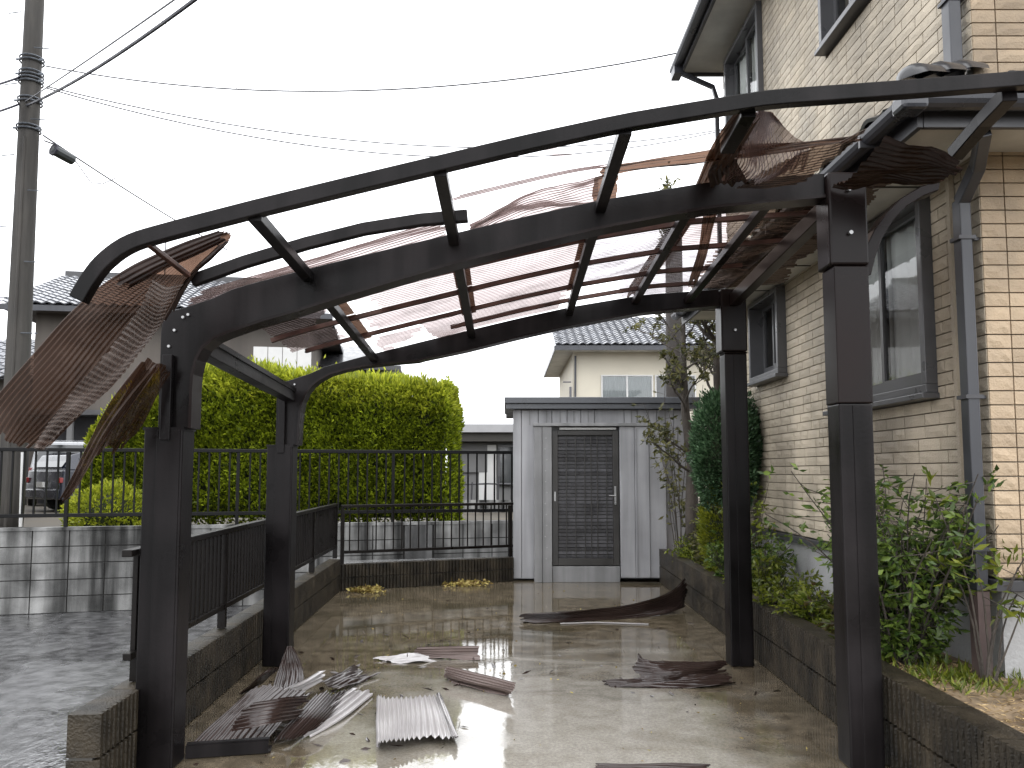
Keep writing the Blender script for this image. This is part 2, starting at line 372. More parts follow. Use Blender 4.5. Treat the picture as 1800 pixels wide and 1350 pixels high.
def sheet(name, m, ctrl, parent=None, **kw):
    v, f = sheet_mesh(ctrl, **kw)
    off = np.array(origin_of(parent)) if parent else v.mean(axis=0)
    me = bpy.data.meshes.new(name); me.from_pydata((v - off).tolist(), [], f); me.materials.append(m)
    me.polygons.foreach_set('use_smooth', [True] * len(me.polygons)); me.update()
    o = link(name, me, parent, (0, 0, 0) if parent else tuple(off)); return o

def leaves(name, pos, dirs, length, width, m, parent=None, fold=.25, jitter=.3):
    """one small folded blade per row of pos, pointing along dirs"""
    n = len(pos); pos = np.asarray(pos, float); d = np.asarray(dirs, float); d /= np.linalg.norm(d, axis=1, keepdims=True) + 1e-9
    r = rng.normal(size=(n, 3)); s = np.cross(d, r); s /= np.linalg.norm(s, axis=1, keepdims=True) + 1e-9; nn = np.cross(s, d)
    Lh = (length * (1 + jitter * rng.uniform(-1, 1, n)))[:, None]; W = (width * (1 + jitter * rng.uniform(-1, 1, n)))[:, None]
    v = np.empty((n, 4, 3)); v[:, 0] = pos; v[:, 2] = pos + d * Lh - nn * (fold * W)
    v[:, 1] = pos + d * Lh * .45 + s * W * .5 + nn * fold * W * .6; v[:, 3] = pos + d * Lh * .45 - s * W * .5 + nn * fold * W * .6
    off = np.array(origin_of(parent)) if parent else np.zeros(3)
    v = (v - off).reshape(-1, 3)
    k = np.arange(n)[:, None] * 4
    f = np.concatenate([k + [[0, 1, 2]], k + [[0, 2, 3]]], axis=1).reshape(-1, 3)
    me = bpy.data.meshes.new(name); me.vertices.add(len(v)); me.vertices.foreach_set('co', v.ravel())
    me.loops.add(f.size); me.loops.foreach_set('vertex_index', f.ravel().astype(np.int32))
    me.polygons.add(len(f)); me.polygons.foreach_set('loop_start', np.arange(0, f.size, 3, dtype=np.int32))
    me.materials.append(m); me.update(calc_edges=True); me.validate()
    return link(name, me, parent)

# ------------------------------------------------------------------ ground
def slab(name, poly, z0, z1, m, kind='structure'):
    n = len(poly); b = MB(); b.add([(x, y, z0) for x, y in poly] + [(x, y, z1) for x, y in poly],
        [tuple(range(n))[::-1], tuple(range(n, 2 * n))] + [(i, (i + 1) % n, (i + 1) % n + n, i + n) for i in range(n)])
    return tag(b.build(name, m), kind=kind)
LW0, LW1 = Vector((-1.74, 3.47, 0)), Vector((-1.98, 9.55, 0))      # inner foot of the left wall
BW0, BW1 = LW1, Vector((.10, 10.42, 0))                             # front foot of the back wall
PW0, PW1 = Vector((1.80, 2.2, 0)), Vector((1.97, 10.3, 0))         # foot of the planter wall
tag(B(-3000, -3000, -.9, 3000, 3000, -.5).build('ground', M['terrain']), kind='structure')
slab('road', [(-40, -30), (-1.86, -30), (-1.86, 9.6), (-1.9, 13), (-40, 13)], -.496, -.30, M['road'])
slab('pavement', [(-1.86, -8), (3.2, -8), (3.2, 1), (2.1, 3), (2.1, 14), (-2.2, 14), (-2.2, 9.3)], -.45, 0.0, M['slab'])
slab('garden_soil', [(PW0.x + .1, 2.25), (5.5, 2.25), (5.5, 4.3), (2.56, 4.3), (2.56, 12), (PW1.x + .1, 12)], .004, .36, M['soil'])
slab('terrain', [(-2500, 12.6), (-9, 9.2), (-5.9, 9.85), (.2, 11.35), (.2, 12.6), (2500, 12.6), (2500, 2500), (-2500, 2500)], -.492, .50, M['terrain'])
slab('added_wet_ledge', [(-2.2, 9.75), (.09, 10.55), (.09, 11.3), (-2.2, 10.72)], .004, .24, M['ledge'])  # added ledge, its pale colour standing for wet ground that mirrors the sky

# ------------------------------------------------------------------ block walls
def ribbed_block(name, L, H, T, ribs, m, depth=.017):
    b = MB(); pts = []; p = L / ribs; j = .004
    for i in range(ribs):
        x = j + i * (L - 2 * j) / ribs; q = (L - 2 * j) / ribs
        pts += [(x, 0), (x + q * .18, -depth), (x + q * .72, -depth), (x + q * .9, 0)]
    pts.append((L - j, 0)); n = len(pts)
    z0, z1 = .006, H - .006
    vs = [(x, y, z0) for x, y in pts] + [(x, y, z1) for x, y in pts] + [(j, T, z0), (L - j, T, z0), (j, T, z1), (L - j, T, z1)]
    fs = [(i, i + 1, n + i + 1, n + i) for i in range(n - 1)]
    k = 2 * n
    fs += [(k + 1, k, k + 2, k + 3), (0, n, k + 2, k), (n - 1, k + 1, k + 3, 2 * n - 1), tuple(range(n, 2 * n)) + (k + 3, k + 2), tuple(range(n))[::-1] + (k, k + 1)]
    b.add(vs, fs); return b.mesh(name, m)
def block_wall(name, label, p0, p1, z0, H, T, rows, m, ribs=8, L=.4, flip=False, group=None, cap=None, course=None):
    """blocks run from p0 to p1; ribbed face on the right-hand side of that direction when not flipped"""
    p0 = Vector(p0); p1 = Vector(p1); d = (p1 - p0); Lt = d.length; d.normalize(); ang = math.atan2(d.y, d.x)
    t = thing(name, label, 'wall', (p0.x, p0.y, z0), group, ang)
    n = max(1, round(Lt / L)); L2 = Lt / n; h = H / rows
    me = ribbed_block('block', L2, h, T, ribs, m)
    core = B(.006, .012, 0, Lt - .006, T - .012, H - .016).build('mortar', M['mortar_dark'], t, local=True)
    for r in range(rows):
        for i in range(n):
            o = link('block', me, t, (i * L2, random.uniform(-.0015, .0015), r * h))
            if flip: o.rotation_euler = (0, 0, math.pi); o.location = ((i + 1) * L2, T, r * h)
    return t, ang, Lt
M['mortar_dark'] = mat('damp_joint', (.05, .047, .042), .85, var=.2)
Tw = .12
# left wall: ribs towards the carport; its lower courses show only on the road side
block_wall('block_wall', 'low dark ribbed block wall under the railing on the left of the carport', (LW0.x, LW0.y, 0), (LW1.x, LW1.y, 0), -.38, .76, Tw, 4, M['block'], 9)
block_wall('block_wall', 'low dark ribbed block wall along the back of the pavement, ending at the shed', (BW0.x - .02, BW0.y + .002, 0), BW1, 0, .31, Tw, 2, M['block'], 9)
block_wall('planter_wall', 'low dark ribbed block wall holding the planting bed beside the house', (PW1.x, PW1.y, 0), (PW0.x, PW0.y, 0), 0, .43, Tw, 2, M['block'], 9)

# neighbour's stained block wall
NW0, NW1 = Vector((-9.3, 8.85, 0)), Vector((.2, 11.2, 0))
M['core_joint'] = mat('black_joint', (.014, .013, .012), .9)
nw = thing('boundary_wall', 'stained pale grey concrete block wall across the road, under the black fence', 'wall', (NW0.x, NW0.y, -.3), None, math.atan2(NW1.y - NW0.y, NW1.x - NW0.x))
nl = (NW1 - NW0).length; nn_ = int(nl / .40); h_ = .2
pm = MB().box(.007, 0, .006, nl / nn_ - .007, .12, h_ - .006).mesh('block', M['nblock'])
B(.005, .012, 0, nl - .005, .116, .99).build('mortar', M['core_joint'], nw, local=True)
for r in range(5):
    for i in range(nn_):
        if i % 8 == 4: continue
        link('block', pm, nw, (i * nl / nn_, random.uniform(-.002, .002), r * h_))
for i in range(nn_):
    if i % 8 == 4: B(i * nl / nn_ + .02, -.015, 0, (i + 1) * nl / nn_ - .02, .12, .985).build('pilaster', M['pilaster'], nw, local=True)
B(0, -.01, .992, nl, .135, 1.03).build('coping', M['nblock'], nw, local=True)

# ------------------------------------------------------------------ fences
def railing(name, label, p0, p1, zb, z_bot, z_top, pitch, post_pitch, m, rail=(.05, .035), bal=.014, post=.04, post_at=None, mid=None, ext=(0, 0)):
    p0 = Vector(p0); p1 = Vector(p1); d = p1 - p0; Lt = d.length; ang = math.atan2(d.y, d.x)
    t = thing(name, label, 'fence', (p0.x, p0.y, zb), None, ang)
    B(-ext[0], -rail[0] / 2, z_top - zb - rail[1], Lt + ext[1], rail[0] / 2, z_top - zb).build('top_rail', m, t, local=True, bevel=.005)
    B(0, -rail[0] * .4, z_bot - zb, Lt, rail[0] * .4, z_bot - zb + rail[1]).build('bottom_rail', m, t, local=True, bevel=.004)
    bm_ = B(-bal / 2, -bal / 2, 0, bal / 2, bal / 2, z_top - rail[1] - z_bot - rail[1]).mesh('baluster', m)
    pm_ = B(-post / 2, -post * .62, 0, post / 2, post * .62, z_top - rail[1] - zb - .003).mesh('fence_post', m)
    posts = post_at or [min(max(post / 2, i * post_pitch), Lt - post / 2) for i in range(int(round(Lt / post_pitch)) + 1)]
    for x in posts: link('fence_post', pm_, t, (x, 0, 0))
    n = int(Lt / pitch)
    for i in range(1, n):
        x = i * Lt / n
        if min(abs(x - q) for q in posts) < post: continue
        link('baluster', bm_, t, (x, 0, z_bot - zb + rail[1]))
    return t
dl = (LW1 - LW0).normalized()
fL0 = LW0 + dl * .42 + Vector((-.06, 0, 0)); fL1 = LW1 + Vector((-.06, .06, 0))
railing('metal_railing', 'bronze baluster railing on the low wall at the left side of the carport', fL0, fL1, .38, .50, 1.03, .075, 1.45, M['fence'], bal=.022, post_at=[.12, 1.45, 2.9, 4.35, (fL1 - fL0).length - .03], ext=(.04, 0))
db = (BW1 - BW0).normalized()
railing('metal_railing', 'bronze baluster railing on the back wall, running from the corner to the shed', BW0 + Vector((.0, .06, 0)), BW1 + Vector((0, .06, 0)), .31, .43, 1.01, .105, 2.2, M['fence'])
railing('metal_fence', 'tall black baluster fence on top of the stained boundary wall in front of the hedge', NW0 + Vector((0, .06, 0)), NW1 + Vector((0, .06, 0)), .73, .85, 1.70, .125, 2.0, M['fence_far'], rail=(.05, .045), bal=.021)

# ------------------------------------------------------------------ carport
PROF = [(-1.72, 1.96), (-1.66, 2.04), (-1.62, 2.115), (-1.565, 2.19), (-1.468, 2.262), (-1.314, 2.312), (-.98, 2.402), (-.60, 2.497), (-.25, 2.583), (.1, 2.668), (.48, 2.752), (1.03, 2.845), (1.61, 2.888), (2.06, 2.925), (2.45, 2.95)]
PX = [p[0] for p in PROF]; PZ = [p[1] for p in PROF]
def prof(x): return float(np.interp(x, PX, PZ))
def smooth_prof(x): return (prof(x - .06) + prof(x) * 2 + prof(x + .06)) / 4
YF, YR, YE = 3.95, 5.95, 3.05
def rz(x, y): return (smooth_prof(x) if x > -1.2 else prof(x)) - .063 * (y - YF)
def rp(x, y, dz=0.): return Vector((x, y, rz(x, y) + dz))
cp = thing('carport', 'storm wrecked dark bronze carport with arched beams and stripped roof', 'carport', (0, 4.9, 0))
def arch_pts(y, x0, x1, dz=0., n=40):
    xs = [x0 + (x1 - x0) * i / n for i in range(n + 1)]
    if x0 < -1.3:
        corner = catmull([rp(x0, y, dz)] + [rp(p, y, dz) for p in PX if x0 < p < -.9], 22)
        return corner + [rp(x, y, dz) for x in xs if x > corner[-1].x + .05]
    return [rp(x, y, dz) for x in xs]
def bm_post(x0, x1, y, dep, z0, z1, parent=cp, name='post'):
    return B(x0, y - dep / 2, z0, x1, y + dep / 2, z1).build(name, M['alu'], parent, bevel=.008)
for y, seam_l, seam_r in ((YF, 1.615, 1.735), (YR, 1.60, 2.28)):
    dz = -.063 * (y - YF); dep = .15
    pl = bm_post(-1.765, -1.575, y, dep, 0, seam_l)
    pr = bm_post(1.625, 1.790, y, dep, 0, seam_r)
    # raised ribs and a lighter inset give the extruded profile its grooves
    for po, x0, x1, zt in ((pl, -1.765, -1.575, seam_l), (pr, 1.625, 1.790, seam_r)):
        B(x0 + .065, y - dep / 2 - .004, .004, x1 - .012, y - dep / 2 + .01, zt - .01).build('post_cover', M['alu'], po, bevel=.002)
    # left knee and beam, one curved profile
    xs = [i / 36 * (1.60 + 1.36) - 1.36 for i in range(37)]
    def thick(x): return float(np.interp(x, [-1.4, -1.2, -.72, -.30, .49, 1.1, 1.62], [.19, .18, .178, .155, .143, .13, .12] if y == YF else [.19, .16, .13, .145, .138, .13, .12]))
    top = [(-1.71, 2.09 + dz), (-1.70, 2.19 + dz), (-1.62, 2.208 + dz), (-1.46, 2.262 + dz)] + [(x, rz(x, y) + .012) for x in xs]
    bot = [(x, rz(x, y) + .012 - thick(x)) for x in xs if x > -.69][::-1]
    knee = [(-.82, 2.270), (-1.04, 2.198), (-1.20, 2.152), (-1.29, 2.122), (-1.38, 2.090), (-1.445, 2.062), (-1.50, 2.015), (-1.53, 1.955), (-1.546, 1.88), (-1.549, 1.80), (-1.549, seam_l)] if y == YF else \
           [(-.66, 2.232), (-.85, 2.216), (-1.06, 2.192), (-1.20, 2.165), (-1.315, 2.132), (-1.40, 2.085), (-1.45, 2.045), (-1.49, 1.99), (-1.52, 1.92), (-1.534, 1.84), (-1.54, 1.76), (-1.545, seam_l)]
    bot += knee
    poly = top + bot + [(-1.71, seam_l)]
    be = MB().prism(poly, y - .05, y + .05).build('beam', M['alu'], cp, bevel=.004)
    lip = [Vector((x, y, z)) for x, z in bot[::-1]]
    MB().sweep([p + Vector((0, 0, .0)) for p in lip], .014, .124, up=(0, 1, 0)).build('beam_flange', M['alu_in'], be)
    # strap bracket covering the seam between post and knee
    B(-1.685, y - dep / 2 - .012, seam_l - .06, -1.635, y - dep / 2 + .02, seam_l + .36).build('strap', M['alu'], pl, bevel=.004)
    B(-1.769, y - dep / 2 - .004, seam_l - .010, -1.571, y + dep / 2 + .004, seam_l + .004).build('collar', M['alu'], pl)
    for zz, xx in ((2.165, -1.60), (2.178, -1.575), (2.02, -1.665), (2.10, -1.64)):
        MB().tube([(xx, y - .062, zz + dz), (xx, y - .048, zz + dz)], .007, 8).build('bolt', M['steel'], be)
    # right head: box bracket on the post plus a brace curving to the house side
    hd = B(1.622, y - dep / 2 - .003, seam_r + .002, 1.793, y + dep / 2 + .003, 2.42 + dz).build('post_head', M['alu_in'], cp, bevel=.006)
    B(1.602, y - .086, 2.422 + dz, 1.795, y + .086, 2.895 + dz).build('bracket', M['alu_in'], hd, bevel=.012)
    for zz in (2.80, 2.58): MB().tube([(1.70, y - .108, zz + dz), (1.70, y - .09, zz + dz)], .010, 10).build('bolt', M['steel'], hd)
    kb = [(1.775, 2.44), (1.80, 2.53), (1.84, 2.61), (1.90, 2.69), (1.98, 2.77), (2.08, 2.83), (2.18, 2.862)]
    inn = [(2.17, 2.812), (2.09, 2.782), (2.00, 2.725), (1.93, 2.65), (1.875, 2.56), (1.84, 2.47), (1.815, 2.38), (1.775, 2.36)]
    if y == YF: MB().prism([(a, c + dz) for a, c in kb + inn], y - .055, y + .055).build('knee_brace', M['alu_in'], cp, bevel=.004)
# cantilevered front edge arch, the loose second arch and the thin glazing bars
MB().sweep(arch_pts(YE, -1.66, 2.45, -.03), .05, .062, up=(0, 0, 1)).build('edge_rafter', M['alu'], cp, bevel=.004)
MB().sweep([at(px, py, 3.66) for px, py in ((338, 494), (430, 461), (540, 428), (640, 403), (740, 387), (822, 380))], .045, .055).build('rafter', M['alu'], cp, bevel=.004)
for y, x0, x1 in ((4.42, -1.40, 1.75), (4.87, -1.45, 1.75), (5.32, -1.35, 1.6), (5.66, -.4, 1.4)):
    MB().sweep(arch_pts(y, x0, x1, .0), .034, .026).build('glazing_bar', M['bar'], cp)
# purlins run back to front
def purlin(p, q, w=.052, h=.045, m='alu'): return MB().sweep([p, q], w, h).build('purlin', M[m], cp, bevel=.003)
for x in (-.985, -.26, .47):
    purlin(rp(x, YE, -.055), rp(x, YF - .055, -.035)); purlin(rp(x, YF + .055, -.035), rp(x, YR - .055, -.035))
purlin(rp(.965, YE + .02, -.055), rp(.965, 3.38, -.06), .06, .05)
purlin(rp(.965, YF + .06, -.035), rp(.965, YR - .055, -.035), .05, .04, 'alu_in')
purlin(rp(-1.40, YE, -.05), rp(-1.40, YF - .5, -.05), .022, .02, 'bar')
MB().sweep([at(1775, 165, 3.08), at(1730, 212, 3.28), at(1678, 272, 3.5)], .06, .06).build('purlin', M['alu'], cp, bevel=.004)
# side rails tying the posts, with a gutter on the left
MB().sweep([(-1.60, YF + .09, 2.06), (-1.60, YR - .09, 1.965)], .085, .09).build('side_rail', M['alu'], cp, bevel=.004)
MB().sweep([(-1.555, YF + .1, 2.10), (-1.555, YR - .1, 2.005)], .012, .03).build('rail_clip', M['alu'], cp)
MB().sweep([(1.70, YF + .1, 2.80), (1.70, YR - .1, 2.68)], .07, .09).build('side_rail', M['alu_in'], cp, bevel=.004)
MB().sweep([(1.36, YF + .06, 2.80), (1.36, YR - .06, 2.68)], .05, .045).build('purlin', M['alu_in'], cp, bevel=.004)

# roof sheets still clamped in the frame; ribs follow the arch
sd_ = 0
def bay(x0, x1, y0, y1, m='pale', dz=.016, sag=0., tap=(0, 0), jag=(.006, .006), lift=(0, 0), crumple=.0004, **kw):
    global sd_; sd_ += 1
    n = 4
    ctrl = []
    for i in range(n + 1):
        x = x0 + (x1 - x0) * i / n; s = -sag * math.sin(math.pi * i / n); l = lift[0] * (1 - i / n) + lift[1] * i / n
        ctrl.append([rp(x, y0 + (y1 - y0) * j / 2, dz + s * (1 if j == 1 else .6) + (l if j == 2 else 0)) for j in range(3)])
    return sheet('roof_sheet', M[m], ctrl, cp, pitch=.032, amp=.0042, nu=16, jag=jag, crumple=crumple, seed=sd_, taper=tap, **kw)
for args in (
    dict(x0=-1.40, x1=-.97, y0=4.0, y1=4.40, jag=(.03,.01), tap=(.35, 0)),
    dict(x0=-1.45, x1=-.97, y0=4.44, y1=4.86, jag=(.02,.03), tap=(.0, .35)),
    dict(x0=-1.45, x1=-1.05, y0=4.9, y1=5.3, jag=(.02,.05)),
    dict(x0=-.98, x1=-.26, y0=4.0, y1=4.41), dict(x0=-.99, x1=-.26, y0=4.43, y1=4.86, jag=(.04,.01), tap=(.25, 0)),
    dict(x0=-.97, x1=-.26, y0=4.88, y1=5.30, jag=(.05, .02), tap=(.0, .0)), dict(x0=-.62, x1=-.26, y0=5.34, y1=5.9, jag=(.03,.02), tap=(.2, 0), sag=.02),
    dict(x0=-.98, x1=-.5, y0=5.5, y1=5.93, jag=(.05, .1), tap=(0, .5)),
    dict(x0=-.26, x1=.47, y0=4.0, y1=4.41, sag=.01), dict(x0=-.26, x1=.49, y0=4.43, y1=4.86, sag=.01), dict(x0=-.26, x1=.48, y0=4.88, y1=5.31, sag=.012),
    dict(x0=-.26, x1=.44, y0=5.33, y1=5.9, jag=(.01,.03)),
    dict(x0=.47, x1=.97, y0=4.0, y1=4.42, m='film', sag=.02, jag=(.01, .04)), dict(x0=.49, x1=.97, y0=4.43, y1=4.87, m='film', sag=.012, crumple=.002), dict(x0=.47, x1=1.0, y0=4.88, y1=5.32, m='film', sag=.012, crumple=.002),
    dict(x0=.8, x1=1.4, y0=5.33, y1=5.9, m='film', jag=(.03,.02), sag=.012),
    dict(x0=.97, x1=1.42, y0=4.0, y1=4.42, m='pale', sag=.02), dict(x0=.97, x1=1.5, y0=4.43, y1=4.87, m='pale', crumple=.002), dict(x0=.99, x1=1.55, y0=4.88, y1=5.32, m='film', crumple=.002),
    dict(x0=1.3, x1=2.1, y0=4.0, y1=4.9, m='mid', jag=(.08, .05), sag=.012, crumple=.008), dict(x0=1.28, x1=2.1, y0=4.92, y1=5.9, m='mid', jag=(.06, .05), crumple=.008),
): bay(**args)
# overlap ends darken along the purlins
for x in (-.985, -.26, .47):
    for y0, y1 in ((4.0, 4.86), (4.88, 5.5)): bay(x - .05, x + .05, y0, y1, 'brown', dz=.024)

def hang(name, label, m, pts, group='torn roof sheets hanging in the carport frame', **kw):
    """pts: rows of (px, py, depth) measured on the photo"""
    o = sheet(name, M[m], [[at(*p) for p in r] for r in pts], None, **kw)
    return tag(o, label, 'roof sheet', group)
# big flapping sheet at the left corner
def zc(rows, depth):                                        # rows measured on an enlarged crop of the photo
    return [[(x / 3, 380 + y / 3, depth[i] + (j * .02 if j > 1 else 0)) for j, (x, y) in enumerate(r)] for i, r in enumerate(rows)]
hang('torn_sheet', 'huge brown ribbed sheet flapping off the left corner of the carport by the pole', 'brown',
     zc([[(1170, 75), (1190, 80), (1215, 85), (1235, 95)], [(1000, 130), (1040, 150), (1085, 180), (1130, 205)], [(830, 200), (880, 245), (935, 295), (985, 325)], [(700, 260), (765, 335), (835, 405), (915, 455)],
         [(540, 360), (625, 445), (720, 525), (850, 570)], [(370, 510), (470, 600), (585, 685), (715, 745)], [(200, 700), (310, 795), (435, 880), (585, 905)], [(0, 930), (120, 1010), (260, 1080), (425, 1050)], [(-150, 1110), (0, 1195), (95, 1240), (200, 1280)]],
        [3.74, 3.62, 3.50, 3.42, 3.34, 3.24, 3.12, 3.0, 2.92]), pitch=.0175, amp=.004, nu=44, jag=(.006, .012), crumple=.0015, seed=3)
hang('torn_sheet', 'dark doubled fold along the top edge of the huge flapping sheet', 'dark',
     zc([[(1165, 72), (1190, 95), (1205, 122)], [(1000, 126), (1025, 165), (1040, 205)], [(830, 196), (855, 240), (872, 280)], [(700, 256), (735, 300), (762, 340)], [(560, 345), (590, 380), (620, 410)]], [3.71, 3.585, 3.465, 3.385, 3.31]), pitch=.024, nu=24, seed=22, crumple=.001, jag=(.01, .05))
bl = [(800, 330), (750, 430), (690, 520), (590, 660), (470, 810), (350, 950), (250, 1080), (170, 1220)]; ml = [(890, 370), (835, 480), (785, 590), (690, 710), (570, 850), (440, 965), (330, 1080), (215, 1235)]; rl = [(975, 350), (900, 470), (850, 580), (760, 700), (640, 850), (510, 975), (380, 1080), (250, 1215)]
dd = [3.38, 3.32, 3.27, 3.18, 3.09, 3.02, 2.96, 2.90]
hang('torn_sheet', 'paler cross ribbed sheet clinging to the right edge of the huge flapping sheet', 'mid',
     [[(x / 3, 380 + y / 3, d) for (x, y), d in zip(r, dd)] for r in (bl, ml, rl)], pitch=.023, amp=.0034, nu=14, jag=(.03, .02), seed=21, crumple=.002)
hang('torn_sheet', 'brown sheet end folded under the edge arch above the left post, hiding the second arch', 'dark',
     zc([[(1185, 130), (1212, 118), (1236, 98)], [(1010, 300), (1050, 275), (1085, 240)], [(905, 440), (960, 385), (1010, 320)], [(832, 575), (862, 560), (892, 540)]], [3.72, 3.62, 3.62, 3.7]), pitch=.02, nu=24, seed=4, crumple=.003, amp=.005)
hang('torn_sheet', 'long narrow brown strip dangling below the left corner with its tip by the parked cars', 'brown',
     [[(275, 600, 3.6), (285, 640, 3.6)], [(205, 690, 3.55), (232, 712, 3.55)], [(165, 760, 3.5), (184, 775, 3.5)], [(120, 850, 3.45), (133, 862, 3.45)], [(102, 882, 3.42), (106, 886, 3.42)]], pitch=.018, amp=.004, nu=24, seed=5, crumple=.004)
hang('torn_sheet', 'wide see-through brown strip dangling against the hedge beside the left front post', 'brown',
     [[(262, 625, 3.75), (290, 640, 3.8), (300, 655, 3.85)], [(220, 690, 3.7), (250, 700, 3.75), (275, 700, 3.8)], [(185, 760, 3.65), (212, 770, 3.7), (240, 760, 3.75)], [(160, 815, 3.6), (185, 822, 3.65), (205, 790, 3.7)]], pitch=.026, nu=18, jag=(.01, .08), seed=6, crumple=.006)
# sheets lifted above the front beam
hang('torn_sheet', 'long reddish sheet strip lifted just above the front beam on its left half', 'pale',
     [[(318, 560, 4.03), (322, 540, 4.2), (330, 520, 4.4)], [(480, 512, 4.03), (480, 492, 4.2), (480, 475, 4.4)], [(640, 470, 4.03), (640, 450, 4.2), (640, 428, 4.4)], [(800, 425, 4.03), (800, 405, 4.2), (800, 375, 4.4)]], pitch=.03, nu=24, jag=(.03, .02), seed=7, crumple=.004)
hang('torn_sheet', 'bowed pale sheet with a dark stripe lifted above the middle of the front beam', 'pale',
     [[(812, 425, 4.03), (815, 412, 4.2), (820, 398, 4.4)], [(900, 400, 4.03), (905, 375, 4.2), (910, 350, 4.4)], [(985, 385, 4.03), (988, 352, 4.2), (990, 325, 4.4)], [(1062, 372, 4.03), (1064, 340, 4.2), (1066, 303, 4.4)]], pitch=.03, nu=24, jag=(.02, .02), seed=8, crumple=.006)
hang('torn_sheet', 'short dark ribbed end piece beside the third cross bar above the front beam', 'brown',
     [[(1040, 375, 3.98), (1040, 345, 4.05), (1042, 312, 4.15)], [(1082, 362, 3.98), (1086, 335, 4.05), (1090, 300, 4.15)]], pitch=.03, nu=6, seed=9)
hang('torn_sheet', 'thin pale ribbon of sheet stretched across the opening above the front beam', 'pale',
     [[(776, 358, 3.55), (778, 350, 3.6)], [(900, 328, 3.55), (901, 320, 3.6)], [(1000, 305, 3.55), (1001, 298, 3.6)], [(1075, 293, 3.55), (1076, 287, 3.6)]], pitch=.02, amp=.004, nu=16, seed=10)
hang('torn_sheet', 'small pale sliver hanging from the middle of the front edge arch', 'pale',
     [[(940, 250, 3.08), (955, 248, 3.08)], [(985, 283, 3.15), (1000, 270, 3.15)], [(1038, 292, 3.25), (1042, 288, 3.25)]], pitch=.016, amp=.004, nu=12, seed=11)
hang('torn_sheet', 'long brown ragged ribbon running from the middle cross bar to the house eave', 'brown',
     [[(1050, 312, 3.55), (1052, 294, 3.6)], [(1150, 298, 3.55), (1150, 278, 3.6)], [(1280, 280, 3.55), (1280, 262, 3.6)], [(1400, 264, 3.55), (1400, 250, 3.6)], [(1530, 246, 3.5), (1530, 237, 3.55)]], pitch=.016, amp=.004, nu=26, jag=(.01, .02), seed=12, crumple=.005)
# crumpled sheets at the right
hang('torn_sheet', 'brown ribbed band running down from the front arch to the back beam on the right', 'brown',
     [[(1306, 178, 3.03), (1350, 184, 3.03)], [(1252, 255, 3.4), (1302, 262, 3.4)], [(1212, 345, 4.2), (1245, 350, 4.2)], [(1155, 430, 5.2), (1185, 436, 5.2)], [(1092, 526, 6.3), (1118, 530, 6.3)]], pitch=.024, amp=.009, nu=34, seed=13, crumple=.004)
hang('torn_sheet', 'crumpled sheet fanning out under the peak of the front arch near the upper window', 'pale',
     [[(1330, 188, 3.2), (1345, 192, 3.3), (1356, 200, 3.4)], [(1300, 245, 3.35), (1345, 240, 3.5), (1395, 240, 3.6)], [(1290, 290, 3.5), (1350, 295, 3.6), (1425, 262, 3.7)], [(1268, 325, 3.7), (1330, 322, 3.7), (1400, 318, 3.8)]], pitch=.022, nu=22, seed=14, crumple=.007, jag=(.02, .06), amp=.009)
hang('torn_sheet', 'dark crumpled lump of sheet above the right half of the front beam', 'dark',
     [[(1268, 270, 3.6), (1292, 262, 3.6)], [(1245, 300, 3.7), (1300, 296, 3.65)], [(1250, 330, 3.85), (1322, 322, 3.8)]], pitch=.024, nu=12, seed=15, crumple=.008)
hang('torn_sheet', 'brown sheet sagging between the front beam and the house gutter', 'mid',
     [[(1285, 330, 3.8), (1340, 300, 3.7), (1420, 262, 3.55)], [(1340, 330, 3.8), (1400, 300, 3.7), (1470, 250, 3.5)], [(1420, 322, 3.8), (1460, 285, 3.65), (1530, 225, 3.4)]], pitch=.03, nu=14, seed=16, crumple=.003, amp=.006)
hang('torn_sheet', 'brown band hanging straight down under the right half of the front beam', 'brown',
     [[(1238, 370, 4.1), (1262, 366, 4.1)], [(1226, 440, 4.4), (1244, 440, 4.4)], [(1208, 505, 4.9), (1222, 508, 4.9)]], pitch=.02, nu=16, seed=17, crumple=.006)
hang('torn_sheet', 'dark brown sheet bent under the porch eave at the upper right', 'dark',
     [[(1552, 238, 3.45), (1500, 300, 3.65), (1455, 335, 3.85)], [(1630, 262, 3.4), (1590, 300, 3.6), (1540, 325, 3.8)], [(1712, 288, 3.35), (1690, 310, 3.5), (1640, 325, 3.7)]], pitch=.03, nu=16, jag=(.02, .04), seed=18, crumple=.009)

# ------------------------------------------------------------------ torn sheets lying on the wet pavement
def lying(label, m, pts, group='torn roof sheets lying on the pavement', **kw):
    """pts: rows of (px, py, height) measured on the photo"""
    o = sheet('fallen_sheet', M[m], [[gr(*p) if len(p) == 3 else at(p[0], p[1], p[3]) for p in r] for r in pts], None, **kw)
    return tag(o, label, 'roof sheet', group)
lying('flat pale corrugated sheet with bent down sides lying in front of the rear left post', 'debris_l',
      [[(664, 1316, .004), (668, 1304, .07), (700, 1303, .065), (735, 1300, .05), (790, 1298, .04), (803, 1297, .055), (804, 1300, .02)],
       [(664, 1270, .02), (667, 1262, .07), (700, 1260, .055), (735, 1258, .05), (778, 1256, .05), (786, 1256, .07), (790, 1262, .03)],
       [(665, 1225, .03), (668, 1221, .075), (697, 1223, .06), (732, 1221, .05), (764, 1219, .055), (769, 1214, .09), (774, 1222, .04)]], pitch=.024, amp=.009, nu=14, jag=(.012, .02), seed=31, crumple=.002)
